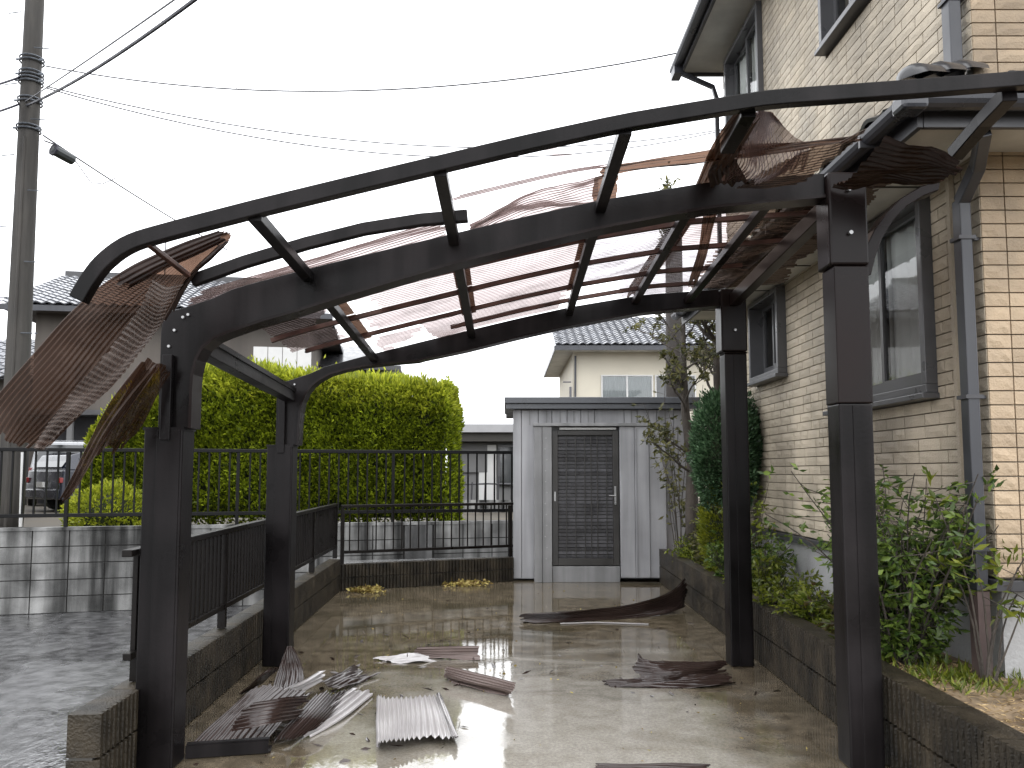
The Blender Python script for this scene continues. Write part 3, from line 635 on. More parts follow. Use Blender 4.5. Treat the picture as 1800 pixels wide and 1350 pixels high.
lying('narrow folded brown sheet piece lying alone in the middle of the pavement', 'debris_m',
      [[(783, 1170, .10), (779, 1183, .05), (782, 1190, .012), (795, 1200, .006)], [(842, 1183, .10), (838, 1200, .05), (836, 1206, .012), (850, 1214, .006)], [(906, 1200, .10), (903, 1215, .05), (897, 1219, .012), (890, 1223, .006)]], pitch=.022, amp=.0065, nu=12, seed=32, crumple=.003, jag=(.01, .01))
lying('brown sheet piece with a ragged pale left end, nearest the reflection of the back railing', 'debris_m',
      [[(706, 1139, .05), (722, 1148, .02), (742, 1156, .006)], [(775, 1136, .085), (778, 1150, .03), (790, 1158, .006)], [(843, 1135, .085), (845, 1149, .03), (847, 1160, .006)]], pitch=.024, amp=.0065, nu=12, seed=33, crumple=.004, jag=(.06, .01))
lying('ragged pale shred of sheet lying flat left of a brown sheet piece', 'debris_l',
      [[(650, 1158, .008), (665, 1165, .008)], [(700, 1150, .03), (725, 1164, .01)], [(742, 1144, .03), (775, 1160, .008)]], pitch=.03, amp=.004, nu=12, seed=34, crumple=.006, jag=(.08, .05))
lying('long brown sheet with upturned right end near the planter wall, before the shed', 'debris',
      [[(910, 1079, .07), (912, 1090, .02), (925, 1096, .006)], [(1000, 1074, .10), (1000, 1086, .03), (1010, 1092, .006)], [(1085, 1066, .10), (1100, 1080, .03), (1110, 1086, .006)],
       [(1150, 1052, .15), (1165, 1066, .06), (1175, 1078, .01)], [(1185, 1035, .22), (1195, 1052, .12), (1205, 1066, .03)], [(1206, 1014, .34), (1209, 1040, .17), (1196, 1066, .02)]], pitch=.024, amp=.0065, nu=26, seed=35, crumple=.006, jag=(.01, .03))
lying('folded brown sheet with a raised corner lying on another at the right rear post', 'debris',
      [[(1120, 1148, .16), (1106, 1172, .06), (1118, 1190, .02), (1125, 1196, .02)], [(1150, 1162, .10), (1160, 1176, .08), (1165, 1188, .05), (1168, 1196, .03)], [(1225, 1162, .09), (1225, 1174, .075), (1225, 1184, .05), (1228, 1190, .03)], [(1286, 1160, .075), (1288, 1166, .06), (1286, 1174, .04), (1285, 1180, .03)]], pitch=.024, amp=.0065, nu=22, seed=36, crumple=.006, jag=(.02, .03))
lying('flat brown sheet under the folded one by the foot of the right rear post', 'debris',
      [[(1045, 1199, .01), (1060, 1206, .006)], [(1120, 1190, .03), (1130, 1207, .01)], [(1220, 1184, .05), (1230, 1207, .012)], [(1300, 1180, .05), (1316, 1203, .012)]], pitch=.024, amp=.0065, nu=20, seed=37, crumple=.007, jag=(.05, .05))
lying('brown sheet edge just entering the picture at the bottom centre', 'debris',
      [[(1040, 1342, .04), (1042, 1352, .03), (1044, 1380, .01)], [(1150, 1342, .045), (1150, 1352, .035), (1150, 1382, .01)], [(1264, 1343, .04), (1266, 1352, .03), (1268, 1380, .01)]], pitch=.024, amp=.0065, nu=10, seed=38, crumple=.002)
# the heap by the left front post
G = 'torn roof sheets in the heap beside the left front post'
lying('dark brown sheet tilted up at the left side of the heap', 'debris',
      [[(338, 1306, .015), (405, 1305, .03), (468, 1303, .035)], [(395, 1252, .09), (450, 1250, .11), (512, 1252, .09)], [(452, 1203, .16), (505, 1200, .17), (560, 1205, .12)]], G, pitch=.034, amp=.009, nu=20, seed=41, crumple=.002, jag=(.01, .04))
lying('grey shard lying crosswise on top of the heap', 'debris',
      [[(398, 1288, .10), (410, 1262, .16), (430, 1238, .22)], [(465, 1275, .15), (480, 1248, .19), (500, 1226, .22)], [(528, 1262, .10), (545, 1240, .13), (560, 1222, .15)]], G, pitch=.034, amp=.010, nu=16, seed=47, crumple=.002, jag=(.04, .05))
lying('dark brown broken piece wedged between the low left wall and the heap', 'debris',
      [[(420, 1222, .02), (446, 1210, .02)], [(452, 1196, .16), (476, 1186, .14)], [(480, 1168, .26), (492, 1172, .22)]], G, pitch=.03, amp=.008, nu=12, seed=48, crumple=.003, jag=(.01, .08))
lying('triangular sheet scrap standing upright at the foot of the left rear post', 'debris',
      [[(474, 1226, .02), (500, 1216, .03), (534, 1200, .02)], [(488, 1180, 0, 5.32), (508, 1178, 0, 5.38), (532, 1172, 0, 5.45)], [(505, 1134, 0, 5.45), (509, 1131, 0, 5.47), (513, 1136, 0, 5.5)]], G, pitch=.03, amp=.009, nu=14, seed=42, crumple=.003)
lying('light edged sheet strip leaning over the heap towards the pavement centre', 'debris_l',
      [[(478, 1224, .10), (486, 1232, .05)], [(535, 1195, .15), (545, 1208, .09)], [(585, 1164, .16), (600, 1182, .08)]], G, pitch=.036, amp=.010, nu=16, seed=43, crumple=.004, jag=(.01, .1))
lying('ragged shredded sheet fringe on the right side of the heap', 'debris',
      [[(560, 1200, .10), (590, 1215, .03)], [(600, 1180, .08), (640, 1195, .02)], [(625, 1168, .04), (690, 1176, .008)]], G, pitch=.026, amp=.005, nu=16, seed=44, crumple=.006, jag=(.03, .16))
lying('grey striped sheet in the middle of the heap with long parallel ribs', 'debris',
      [[(472, 1312, .01), (508, 1302, .03), (545, 1292, .015)], [(515, 1262, .09), (555, 1254, .10), (592, 1246, .05)], [(560, 1216, .13), (598, 1206, .12), (638, 1196, .05)]], G, pitch=.034, amp=.010, nu=22, seed=45, crumple=.002, jag=(.04, .05))
lying('bright pale sheet with broad ribs on the right edge of the heap', 'debris_l',
      [[(505, 1286, .06), (522, 1290, .03), (542, 1298, .006)], [(565, 1244, .09), (585, 1252, .05), (605, 1262, .008)], [(628, 1204, .09), (642, 1208, .05), (660, 1218, .008)]], G, pitch=.045, amp=.011, nu=16, seed=46, crumple=.002, jag=(.01, .02))
t = thing('gutter_length', 'dark metal gutter length lying across the front of the sheet heap', 'gutter', tuple(gr(400, 1314, 0)))
p0, p1 = gr(326, 1322, .035), gr(472, 1312, .035)
MB().sweep([p0, p1], .012, .06).build('front_face', M['alu'], t)
MB().sweep([p0 + Vector((0, .05, -.028)), p1 + Vector((0, .05, -.028))], .09, .008).build('base_plate', M['alu_in'], t)
MB().sweep([p0 + Vector((0, .016, .034)), p1 + Vector((0, .016, .034))], .03, .008).build('lip', M['alu'], t)
t = thing('sheet_sliver', 'thin pale sliver of sheet floating in the water before the long brown sheet', 'roof sheet', tuple(gr(1060, 1097, 0)), 'torn roof sheets lying on the pavement')
MB().sweep([gr(985, 1096, .006), gr(1050, 1094, .006), gr(1140, 1097, .006)], .04, .005).build('strip', M['debris_l'], t)
for lab, x0, x1, y0, y1, n in (('small heap of yellow leaves by the back wall near its left corner', 612, 676, 1036, 1043, 260), ('longer drift of yellow leaves against the back wall beside the shed', 772, 866, 1022, 1032, 420)):
    P = []; 
    for k in range(n):
        q = gr(random.triangular(x0, x1), random.uniform(y0, y1), 0); P.append((q.x, q.y, random.uniform(.005, .05)))
    o = leaves('leaf_litter', P, rng.normal(size=(n, 3)) * (1, 1, .3), .05, .03, M['litter']); tag(o, lab, 'fallen leaves', kind='stuff')

P = []
for k in range(110):
    y = random.uniform(3.6, 10); P.append((random.uniform(-1.55, 1.7), y, random.uniform(.002, .006)))
o = leaves('leaf_bits', P, np.stack([rng.normal(size=110), rng.normal(size=110), np.abs(rng.normal(0, .06, 110))], 1), .02, .010, M['litter'], jitter=.7); tag(o, 'tiny leaf bits scattered over the wet pavement', 'fallen leaves', kind='stuff')
P = []; D = []
for cx_, cy_, sx_, sy_, n_ in ((520, 1230, 110, 50, 95), (740, 1160, 90, 30, 22), (730, 1280, 90, 40, 14), (1170, 1185, 110, 30, 26), (1060, 1090, 120, 20, 20), (840, 1215, 60, 25, 12)):
    for _ in range(n_):
        q = gr(random.gauss(cx_, sx_), min(1345, max(1040, random.gauss(cy_, sy_)))); 
        if -1.6 < q.x < 1.75: P.append((q.x, q.y, .004)); D.append((random.gauss(0, 1), random.gauss(0, 1), abs(random.gauss(0, .25))))
o = leaves('splinters', P, D, .055, .016, M['debris'], fold=.1, jitter=.75); tag(o, 'small brown splinters of sheet scattered round the fallen pieces', 'splinters', kind='stuff')
# ------------------------------------------------------------------ the tiled house
WX, WY0, WY1 = 2.50, 4.10, 8.85
house = thing('house', 'two storey house clad in tan brick siding at the right, with porch roof', 'house', (WX, WY0, 0))
WTOP = 6.15
holes = [(4.58, 6.0, 1.86, 3.06), (7.02, 7.86, 2.28, 3.06), (7.45, 8.62, 4.85, 6.0), (5.2, 5.98, 4.68, 6.0)]   # y0,y1,z0,z1
# wall behind the facing, cut round the windows
def wall_panels(holes, y0, y1, z0, z1, x0, x1, name, m, parent):
    ys = sorted({y0, y1, *[h[0] for h in holes], *[h[1] for h in holes]}); zs = sorted({z0, z1, *[min(h[2], z1) for h in holes], *[min(h[3], z1) for h in holes]})
    b = MB()
    for i in range(len(ys) - 1):
        for k in range(len(zs) - 1):
            cy_, cz_ = (ys[i] + ys[i + 1]) / 2, (zs[k] + zs[k + 1]) / 2
            if any(h[0] < cy_ < h[1] and h[2] < cz_ < h[3] for h in holes): continue
            b.box(x0, ys[i], zs[k], x1, ys[i + 1], zs[k + 1])
    return b.build(name, m, parent)
wall_panels(holes, WY0 + .012, WY1, .86, WTOP, WX + .012, WX + .16, 'side_wall', M['mortar'], house)
B(WX + .165, WY0 + .018, .86, 7.5, WY0 + .16, WTOP).build('front_wall', M['mortar_f'], house)
B(WX + .165, WY1 - .15, .86, 7.5, WY1, WTOP).build('rear_wall', M['mortar'], house)
# rough faced brick pieces
def brick_mesh(L, H, seed, m, T=.02):
    rg = random.Random(seed); nx = 4; b = MB(); vs = []; g = .0035
    for k in range(3):
        for i in range(nx + 1):
            edge = i in (0, nx) or k in (0, 2)
            vs.append((-(.006 if edge else rg.uniform(.006, .013)), g + (L - 2 * g) * i / nx, g + (H - 2 * g) * k / 2))
    fs = [(k * (nx + 1) + i, k * (nx + 1) + i + 1, (k + 1) * (nx + 1) + i + 1, (k + 1) * (nx + 1) + i) for k in range(2) for i in range(nx)]
    n = len(vs); vs += [(T, g, g), (T, L - g, g), (T, L - g, H - g), (T, g, H - g)]
    fs += [tuple(range(nx + 1)) + (n + 1, n), tuple(range(2 * (nx + 1), 3 * (nx + 1))) + (n + 2, n + 3), (0, nx + 1, 2 * (nx + 1), n + 3, n), (nx, 2 * nx + 1, 3 * nx + 2, n + 2, n + 1)]
    b.add(vs, fs); return b
CH = .0735
segs = []
rows_ = int((WTOP - .87) / CH)
for r in range(rows_):
    z = .865 + r * CH; off = random.choice((0, .08, .16)); y = WY0 - off
    while y < WY1:
        Lb = random.choice((.16, .24, .24, .32)); a, b_ = max(y, WY0), min(y + Lb, WY1); y += Lb
        cur = [(a, b_)]
        for h in holes:
            if z + CH > h[2] and z < h[3]:
                nx_ = []
                for (p, q) in cur:
                    if q <= h[0] or p >= h[1]: nx_.append((p, q)); continue
                    if p < h[0]: nx_.append((p, h[0]))
                    if q > h[1]: nx_.append((h[1], q))
                cur = nx_
        segs += [(p, q, z) for p, q in cur if q - p > .03]
def score(s):
    y = (s[0] + s[1]) / 2; d2 = y * y + WX * WX + (s[2] - 1.4) ** 2
    hid = 2.93 < s[2] < 3.45 or (y / WX * 1 and 890 + WX / y * 1400 > 1800)
    post = 1455 < 890 + WX / y * 1400 < 1520 and s[2] < 2.2
    return (s[1] - s[0]) / d2 ** 1.5 * (.05 if hid or post else 1)
segs.sort(key=score, reverse=True)
cache = {}
def brick_data(L, v):
    k = (round(L, 2), v)
    if k not in cache: cache[k] = brick_mesh(max(.03, round(L, 2)), CH, int(L * 1000) * 7 + v + 11, None)
    return cache[k]
mcache = {}
# front facing courses: stack bonded
stuffF = MB(); nfront = 0; mcache = {}
for r in range(rows_):
    z = .865 + r * CH; x = WX - .004
    for c in range(20):
        L = .13 if c == 0 else .245
        v = random.randrange(4)
        if x < WX + .2 and z < 3.0:
            k = ('f', L, v)
            if k not in mcache: mcache[k] = brick_mesh(L, CH, int(L * 1000) * 7 + v + 11, None).mesh('brick', M['siding_f'])
            link('brick', mcache[k], house, (x + L - WX, .004, z), (0, 0, R(90))); nfront += 1
        else:
            b = brick_data(L, v); stuffF.add([(x + q[1], WY0 + .004 + q[0], z + q[2]) for q in b.v], b.f)
        x += L
tag(stuffF.build('brickwork', M['siding_f'], house), kind='stuff')
nside = 300 - nfront; rest = MB()
for i, (a, b_, z) in enumerate(segs):
    v = random.randrange(4); b = brick_data(b_ - a, v)
    if i < nside:
        k = (round(b_ - a, 2), v)
        if k not in mcache: mcache[k] = b.mesh('brick', M['siding'])
        link('brick', mcache[k], house, (0, a - WY0, z))
    else: rest.add([(WX + q[0], a + q[1], z + q[2]) for q in b.v], b.f)
tag(rest.build('brickwork', M['siding'], house), kind='stuff')
# foundation, trim, vent
B(WX + .03, WY0 + .03, 0.0, 7.5, WY1 - .02, .80).build('foundation', M['stucco'], house)
MB().box(WX - .035, WY0 - .04, .80, WX + .2, WY1, .856).box(WX + .205, WY0 - .04, .80, 7.5, WY0 + .1, .856).build('trim', M['trim'], house, bevel=.004)
vt = B(WX + .01, 4.72, .60, WX + .06, 5.26, .76).build('foundation_vent', M['trim'], house)
for k in range(5): B(WX + .002, 4.73, .615 + k * .028, WX + .012, 5.25, .625 + k * .028).build('slat', M['frame'], vt)
# windows
def window_side(h, fw, proud, sashes, curtain=True, sill=True, m='frame'):
    y0, y1, z0, z1 = h; x = WX
    b = MB(); b.box(x - proud, y0, z1 - fw, x + .09, y1, z1).box(x - proud, y0, z0 + .0, x + .09, y1, z0 + fw)
    b.box(x - proud + .001, y0, z0 + fw, x + .09, y0 + fw, z1 - fw).box(x - proud + .001, y1 - fw, z0 + fw, x + .09, y1, z1 - fw)
    f = b.build('window', M[m], house, bevel=.004)
    n = sashes; ww = (y1 - y0 - 2 * fw) / n
    for i in range(n):
        a, c = y0 + fw + i * ww, y0 + fw + (i + 1) * ww; xo = x + (.012 if i % 2 == 0 else .045)
        s = MB(); q = .035
        s.box(xo, a, z0 + fw, xo + .03, a + q, z1 - fw).box(xo, c - q, z0 + fw, xo + .03, c, z1 - fw).box(xo, a + q, z0 + fw, xo + .03, c - q, z0 + fw + q * 2.6).box(xo, a + q, z1 - fw - q, xo + .03, c - q, z1 - fw)
        s.build('sash', M[m], f)
        MB().add([(xo + .015, a + q, z0 + fw + q * 2.6), (xo + .015, c - q, z0 + fw + q * 2.6), (xo + .015, c - q, z1 - fw - q), (xo + .015, a + q, z1 - fw - q)], [(3, 2, 1, 0)]).build('pane', M['pane'], f, fix=False)
    if curtain:
        cs = MB(); N = 40; vs = []
        for k in range(N + 1):
            yy = y0 + fw + (y1 - y0 - 2 * fw) * k / N; xx = x + .092 + .012 * math.sin(k * 1.9) + .01 * math.sin(k * .7)
            vs += [(xx, yy, z0 + fw), (xx + .01 * math.sin(k), yy, z1)]
        cs.add(vs, [(2 * k, 2 * k + 2, 2 * k + 3, 2 * k + 1) for k in range(N)]); cs.build('curtain', M['curtain'], f, smooth=True)
    B(x + .24, y0 - .05, z0 - .05, x + .3, y1 + .05, z1 + .05).build('dark_interior', M['trim'], f)
    if sill: MB().box(x - proud - .03, y0 - .02, z0 - .035, x + .06, y1 + .02, z0 - .002).build('sill', M[m], f, bevel=.004)
    return f
gl = bpy.data.materials.new('clear_pane'); gl.use_nodes = True
gn = gl.node_tree.nodes; GL = gl.node_tree.links; gn.clear()
go = gn.new('ShaderNodeOutputMaterial'); ga = gn.new('ShaderNodeBsdfTransparent'); ga.inputs[0].default_value = (.95, .97, .96, 1)
gb = gn.new('ShaderNodeBsdfGlossy'); gb.inputs['Roughness'].default_value = .02; gf = gn.new('ShaderNodeFresnel'); gf.inputs[0].default_value = 1.6
gmx = gn.new('ShaderNodeMixShader'); GL.new(gf.outputs[0], gmx.inputs[0]); GL.new(ga.outputs[0], gmx.inputs[1]); GL.new(gb.outputs[0], gmx.inputs[2]); GL.new(gmx.outputs[0], go.inputs[0])
M['pane'] = gl
window_side(holes[0], .05, .075, 2)
window_side(holes[1], .045, .09, 2, curtain=False)
window_side(holes[2], .05, .06, 2)
window_side(holes[3], .05, .06, 2, curtain=False)
# cable cover strip and downpipes
MB().sweep([(WX - .028, 4.33, .86), (WX - .028, 4.33, 3.06)], .03, .03, up=(1, 0, 0)).build('cable_cover', M['siding'], house)
dp = MB().sweep([(WX - .085, 4.13, .80), (WX - .085, 4.13, 2.84)], .075, .06, up=(1, 0, 0)).build('downpipe', M['pipe'], house, bevel=.006)
MB().sweep([(WX - .085, 4.13, .36), (WX - .085, 4.13, .798)], .078, .062, up=(1, 0, 0)).build('pipe_foot', M['pipe_old'], dp)
MB().sweep([(WX - .085, 4.13, 2.83), (2.40, 3.95, 2.95), (2.30, 3.72, 3.04)], .07, .06, up=(1, 0, 0)).build('pipe_elbow', M['pipe'], dp, bevel=.006)
for z in (1.0, 1.78, 2.62): MB().box(WX - .13, 4.085, z, WX - .04, 4.175, z + .02).box(WX - .045, 4.12, z + .002, WX + .005, 4.14, z + .018).build('pipe_clip', M['trim'], dp)
dp2 = MB().sweep([(WX - .075, 4.16, 3.42), (WX - .075, 4.16, 6.1)], .08, .065, up=(1, 0, 0)).build('downpipe', M['pipe'], house, bevel=.006)
for z in (3.95, 5.0): B(WX - .12, 4.11, z, WX - .02, 4.21, z + .02).build('pipe_clip', M['trim'], dp2)
# porch roof wrapping the corner
EX, EY, EZ = 1.93, 3.64, 3.12
pr = thing('porch_roof', 'tiled porch roof with dark gutter wrapping the corner of the tan brick house', 'roof', (EX, EY, EZ))
FY = 8.75
b = MB()
b.add([(EX + .05, EY + .05, EZ - .03), (WX - .002, WY0 - .004, EZ - .03), (WX - .002, FY, EZ - .03), (EX + .05, FY, EZ - .03)], [(0, 1, 2, 3)])
b.add([(EX + .05, EY + .05, EZ - .03), (6.5, EY + .05, EZ - .03), (6.5, WY0 - .004, EZ - .03), (WX - .002, WY0 - .004, EZ - .03)], [(0, 1, 2, 3)])
b.build('soffit', M['soffit'], pr)
for y in (4.6, 5.5, 6.4, 7.3, 8.2): B(EX + .06, y, EZ - .038, WX - .01, y + .012, EZ - .032).build('soffit_joint', M['mortar_dark'], pr)
MB().box(EX + .02, EY + .02, EZ - .09, EX + .048, FY, EZ + .05).box(EX + .05, EY + .02, EZ - .09, 6.5, EY + .048, EZ + .05).build('fascia', M['trim'], pr, bevel=.003)
def gutter(x, y0, y1, z, parent, r=.055):
    pts = [(math.cos(a) * r, math.sin(a) * r) for a in [math.pi + i * math.pi / 8 for i in range(9)]]; pi = [(p[0] * .88, p[1] * .88) for p in pts][::-1]
    poly = [(x + p[0], z + p[1]) for p in pts + pi]
    return MB().prism(poly, y0, y1).build('gutter', M['pipe'], parent)
gutter(EX - .045, EY - .06, FY, EZ + .02, pr)
B(EX - .108, EY - .108, EZ - .05, EX + .016, EY + .016, EZ + .035).build('gutter_corner', M['pipe'], pr, bevel=.02)
for y in np.arange(4.0, 8.6, .75): B(EX - .10, y, EZ - .045, EX + .018, y + .02, EZ + .03).build('gutter_bracket', M['trim'], pr)
g2 = MB(); rr_ = .055
g2.prism_y([(EY - .045 + math.cos(a) * rr_, EZ + .02 + math.sin(a) * rr_) for a in [math.pi + i * math.pi / 8 for i in range(9)]] + [(EY - .045 + math.cos(a) * rr_ * .88, EZ + .02 + math.sin(a) * rr_ * .88) for a in [2 * math.pi - i * math.pi / 8 for i in range(9)]], EX - .1, 6.5)
g2.build('gutter', M['pipe'], pr)
SL = .45
b = MB(); up = .57 * SL
b.add([(EX, EY, EZ + .055), (WX, WY0, EZ + .055 + up), (WX, FY, EZ + .055 + up), (EX, FY, EZ + .055)], [(0, 1, 2, 3)])
b.add([(EX, EY, EZ + .055), (6.5, EY, EZ + .055), (6.5, WY0, EZ + .055 + up * .8), (WX, WY0, EZ + .055 + up)], [(0, 1, 2, 3)])
b.build('roof_deck', M['trim'], pr)
def tile_mesh(name, Wd, Ln, m, H=.035, n=7, th=.014):
    """pantile: curved across x, laid along +y up the slope, front edge thickened"""
    b = MB(); vs = []
    for yy, lift in ((0, th), (Ln, 0)):
        for k in range(n + 1):
            u = k / n; z = H * (math.sin(u * 2 * math.pi - .6) * .5 + .5) + lift; vs.append((u * Wd, yy, z))
    for k in range(n + 1): u = k / n; vs.append((u * Wd, 0, H * (math.sin(u * 2 * math.pi - .6) * .5 + .5) - .006))
    m1 = n + 1
    fs = [(k, k + 1, m1 + k + 1, m1 + k) for k in range(n)] + [(2 * m1 + k, 2 * m1 + k + 1, k + 1, k) for k in range(n)]
    b.add(vs, fs); return b.mesh(name, m, smooth=False, fix=False)
tm = tile_mesh('roof_tile', .27, .27, M['tile'])
ang = math.atan(SL)
for c in range(18):                                   # slope over the side, eave along y
    for r in range(3):
        y = FY - .29 - c * .27; 
        d = r * .235
        if y < EY + d: continue
        link('roof_tile', tm, pr, (d * math.cos(ang) - .03, y + .27 - EY, .075 + d * math.sin(ang)), (ang, 0, -R(90)))
for c in range(14):                                   # slope over the front
    for r in range(2):
        d = r * .235; x = EX + .02 + d + c * .27
        link('roof_tile', tm, pr, (x - EX, d * math.cos(ang) - .03, .075 + d * math.sin(ang)), (ang, 0, 0))
hp0, hp1 = Vector((EX - .03, EY - .03, EZ + .12)), Vector((WX, WY0, EZ + .15 + up))
for k in range(3):                                    # rounded hip caps, each lapping the one below
    a = hp0.lerp(hp1, k / 3); c = hp0.lerp(hp1, (k + 1.15) / 3); dirv = (c - a).normalized(); side = dirv.cross(Vector((0, 0, 1))).normalized(); upv = side.cross(dirv)
    b = MB(); vs = []
    for p, rr in ((a - dirv * .03, .03), (a, .066), (a + dirv * .04, .074), (c, .062)):
        for i in range(9): q = math.pi * i / 8; vs.append(p + side * (math.cos(q) * rr) + upv * (math.sin(q) * rr * .8 + (.012 if p is not c else 0)))
    b.add(vs, [(k2 * 9 + i, k2 * 9 + i + 1, k2 * 9 + 10 + i, k2 * 9 + 9 + i) for k2 in range(3) for i in range(8)] + [tuple(range(9))]); b.build('hip_tile', M['tile'], pr, smooth=True)
# flat caps further along the front slope, lying under the pipe
for k in range(3):
    a = Vector((EX + .55 + k * .34, EY + .18, EZ + .17 + .0)); b = MB(); vs = []
    for xx in (0, .36):
        for i in range(9): q = math.pi * i / 8; vs.append((a.x + xx, a.y + math.cos(q) * .1, a.z + math.sin(q) * .075 + (.0 if xx else .015)))
    b.add(vs, [(i, i + 1, 10 + i, 9 + i) for i in range(8)] + [tuple(range(9)), tuple(range(9, 18))]); b.build('ridge_tile', M['tile'], pr)
# main roof eave
UE = thing('main_roof', 'high roof eave with dark gutter above the upper windows of the tan brick house', 'roof', (2.04, 9.1, 6.1))
B(2.08, 2.2, 6.10, 8, 9.05, 6.15).build('soffit', M['soffit'], UE)
MB().box(2.045, 2.2, 6.06, 2.077, 9.07, 6.22).box(2.08, 9.052, 6.06, 8, 9.08, 6.22).build('fascia', M['trim'], UE)
gutter(2.0, 2.2, 9.12, 6.16, UE, .065)
MB().add([(1.98, 2.2, 6.225), (1.98, 9.15, 6.225), (5, 9.15, 7.6), (5, 2.2, 7.6), (1.98, 2.2, 6.26), (1.98, 9.15, 6.26), (5, 9.15, 7.64), (5, 2.2, 7.64)], [(0, 1, 2, 3), (4, 5, 6, 7), (0, 1, 5, 4), (1, 2, 6, 5), (3, 0, 4, 7), (2, 3, 7, 6)]).build('roof_slope', M['tile'], UE)
MB().sweep([(2.02, 8.95, 6.1), (2.05, 8.93, 6.02), (2.40, 8.93, 5.86), (2.44, 8.93, 5.72), (2.44, 8.93, 3.4)], .045, .045, up=(0, 1, 0)).build('downpipe', M['pipe'], UE)
B(1.95, 8.9, 6.02, 2.05, 9.1, 6.12).build('rain_head', M['pipe'], UE)

# ------------------------------------------------------------------ shed at the back
SX0, SX1, SY, SZ = .085, 2.42, 10.45, 2.22
sh = thing('shed', 'grey steel garden shed with a dark slatted door behind the carport', 'shed', (SX0, SY, 0))
B(SX0 + .02, SY + .03, .02, SX1 - .02, SY + 1.7, SZ).build('shed_body', M['shed2'], sh)
edges = [SX0, .20, .42, .60, .80, .98, 1.16, 1.55, 1.72, 1.98, 2.2, SX1]
for i in range(len(edges) - 1):
    a, c = edges[i], edges[i + 1]; z0 = .03 if (c <= .45 or a >= 1.95) else 2.0
    if z0 > 1: B(a + .004, SY - (.006 if i % 2 else 0), 1.95, c - .004, SY + .03, SZ).build('wall_panel', M['shed'], sh, bevel=.003)
    else: B(a + .004, SY - (.006 if i % 2 else 0), z0, c - .004, SY + .03, SZ).build('wall_panel', M['shed'], sh, bevel=.003)
for x in (.30, .52, .70, .88, 1.07, 1.64, 1.86): B(x, SY - .012, 2.02, x + .012, SY - .002, SZ - .01).build('seam', M['shed2'], sh)
MB().box(SX0 - .09, SY - .12, SZ + .005, SX1 + .08, SY + 1.8, SZ + .07).build('roof_edge', M['shedroof'], sh, bevel=.004)
MB().box(SX0 - .11, SY - .15, SZ + .074, SX1 + .1, SY + 1.85, SZ + .155).build('roof_cap', M['shedroof'], sh, bevel=.006)
DX0, DX1 = .36, 2.06; DY = SY - .16
jx = [(DX0, DX0 + .10), (DX0 + .105, DX0 + .225)]
for a, c in jx: B(a, DY - .01, .0, c, SY - .02, 1.99).build('door_jamb', M['shed2'], sh, bevel=.003)
for k in range(12): MB().tube([(DX0 + .15 + .012 * math.sin(k * 2.3), DY - .018, .3 + k * .14), (DX0 + .15 + .012 * math.sin(k * 2.3), DY - .008, .3 + k * .14)], .009, 6).build('bolt', M['steel'], sh)
B(DX0 - .01, DY - .03, 1.995, DX1 + .01, SY - .015, 2.035).build('door_header', M['shed2'], sh, bevel=.003)
rx = [1.46, 1.655, 1.84, 2.055]
for i in range(3):
    B(rx[i] + .003, DY - (.0, .006, .0)[i], .06, rx[i + 1] - .003, SY - .02, 1.99).build('side_panel', M['shed'], sh, bevel=.003)
for x in (1.665, 1.675, 1.83): B(x, DY - .016, .08, x + .006, DY - .007, 1.97).build('seam', M['shed'], sh)
B(DX0 + .23, DY + .02, .0, 1.455, SY - .01, .20).build('door_step', M['shed2'], sh, bevel=.004)
B(DX0 + .228, DY + .10, 0.205, 1.457, SY - .02, 1.99).build('door_backing', M['door'], sh)
D0, D1 = DX0 + .232, 1.452
dr = MB().box(D0, DY + .03, .21, D0 + .075, DY + .075, 1.94).box(D1 - .075, DY + .03, .21, D1, DY + .075, 1.94).box(D0 + .076, DY + .03, .21, D1 - .076, DY + .075, .30).box(D0 + .076, DY + .03, 1.88, D1 - .076, DY + .075, 1.94).build('door', M['door'], sh, bevel=.004)
n = 34; sm = B(0, 0, 0, D1 - D0 - .154, .006, .036).mesh('slat', M['slat'])
for k in range(n):
    z = .305 + k * (1.87 - .305) / n
    link('slat', sm, dr, (D0 + .077 - SX0, DY + .06 - SY + random.uniform(-.003, .003), z), (R(14) + random.uniform(-.1, .1), 0, random.uniform(-.003, .003)))
for x in (.10, .22, .34, .42, .50, .62, .74): B(D0 + .077 + x, DY + .036, .305, D0 + .077 + x + .012, DY + .046, 1.87).build('door_bar', M['door'], dr)
hd = B(D1 - .06, DY + .012, .98, D1 - .035, DY + .028, 1.22).build('handle', M['steel'], dr, bevel=.003)
MB().tube([(D1 - .048, DY + .012, 1.10), (D1 - .048, DY - .02, 1.10), (D1 - .13, DY - .02, 1.10)], .008, 8).build('lever', M['steel'], dr)
B(D0 + .025, DY + .016, 1.03, D0 + .045, DY + .028, 1.15).build('lock_plate', M['steel'], dr)
B(D0 + .1, DY + .02, 1.952, D1 - .03, DY + .05, 1.978).build('door_track', M['white'], sh)

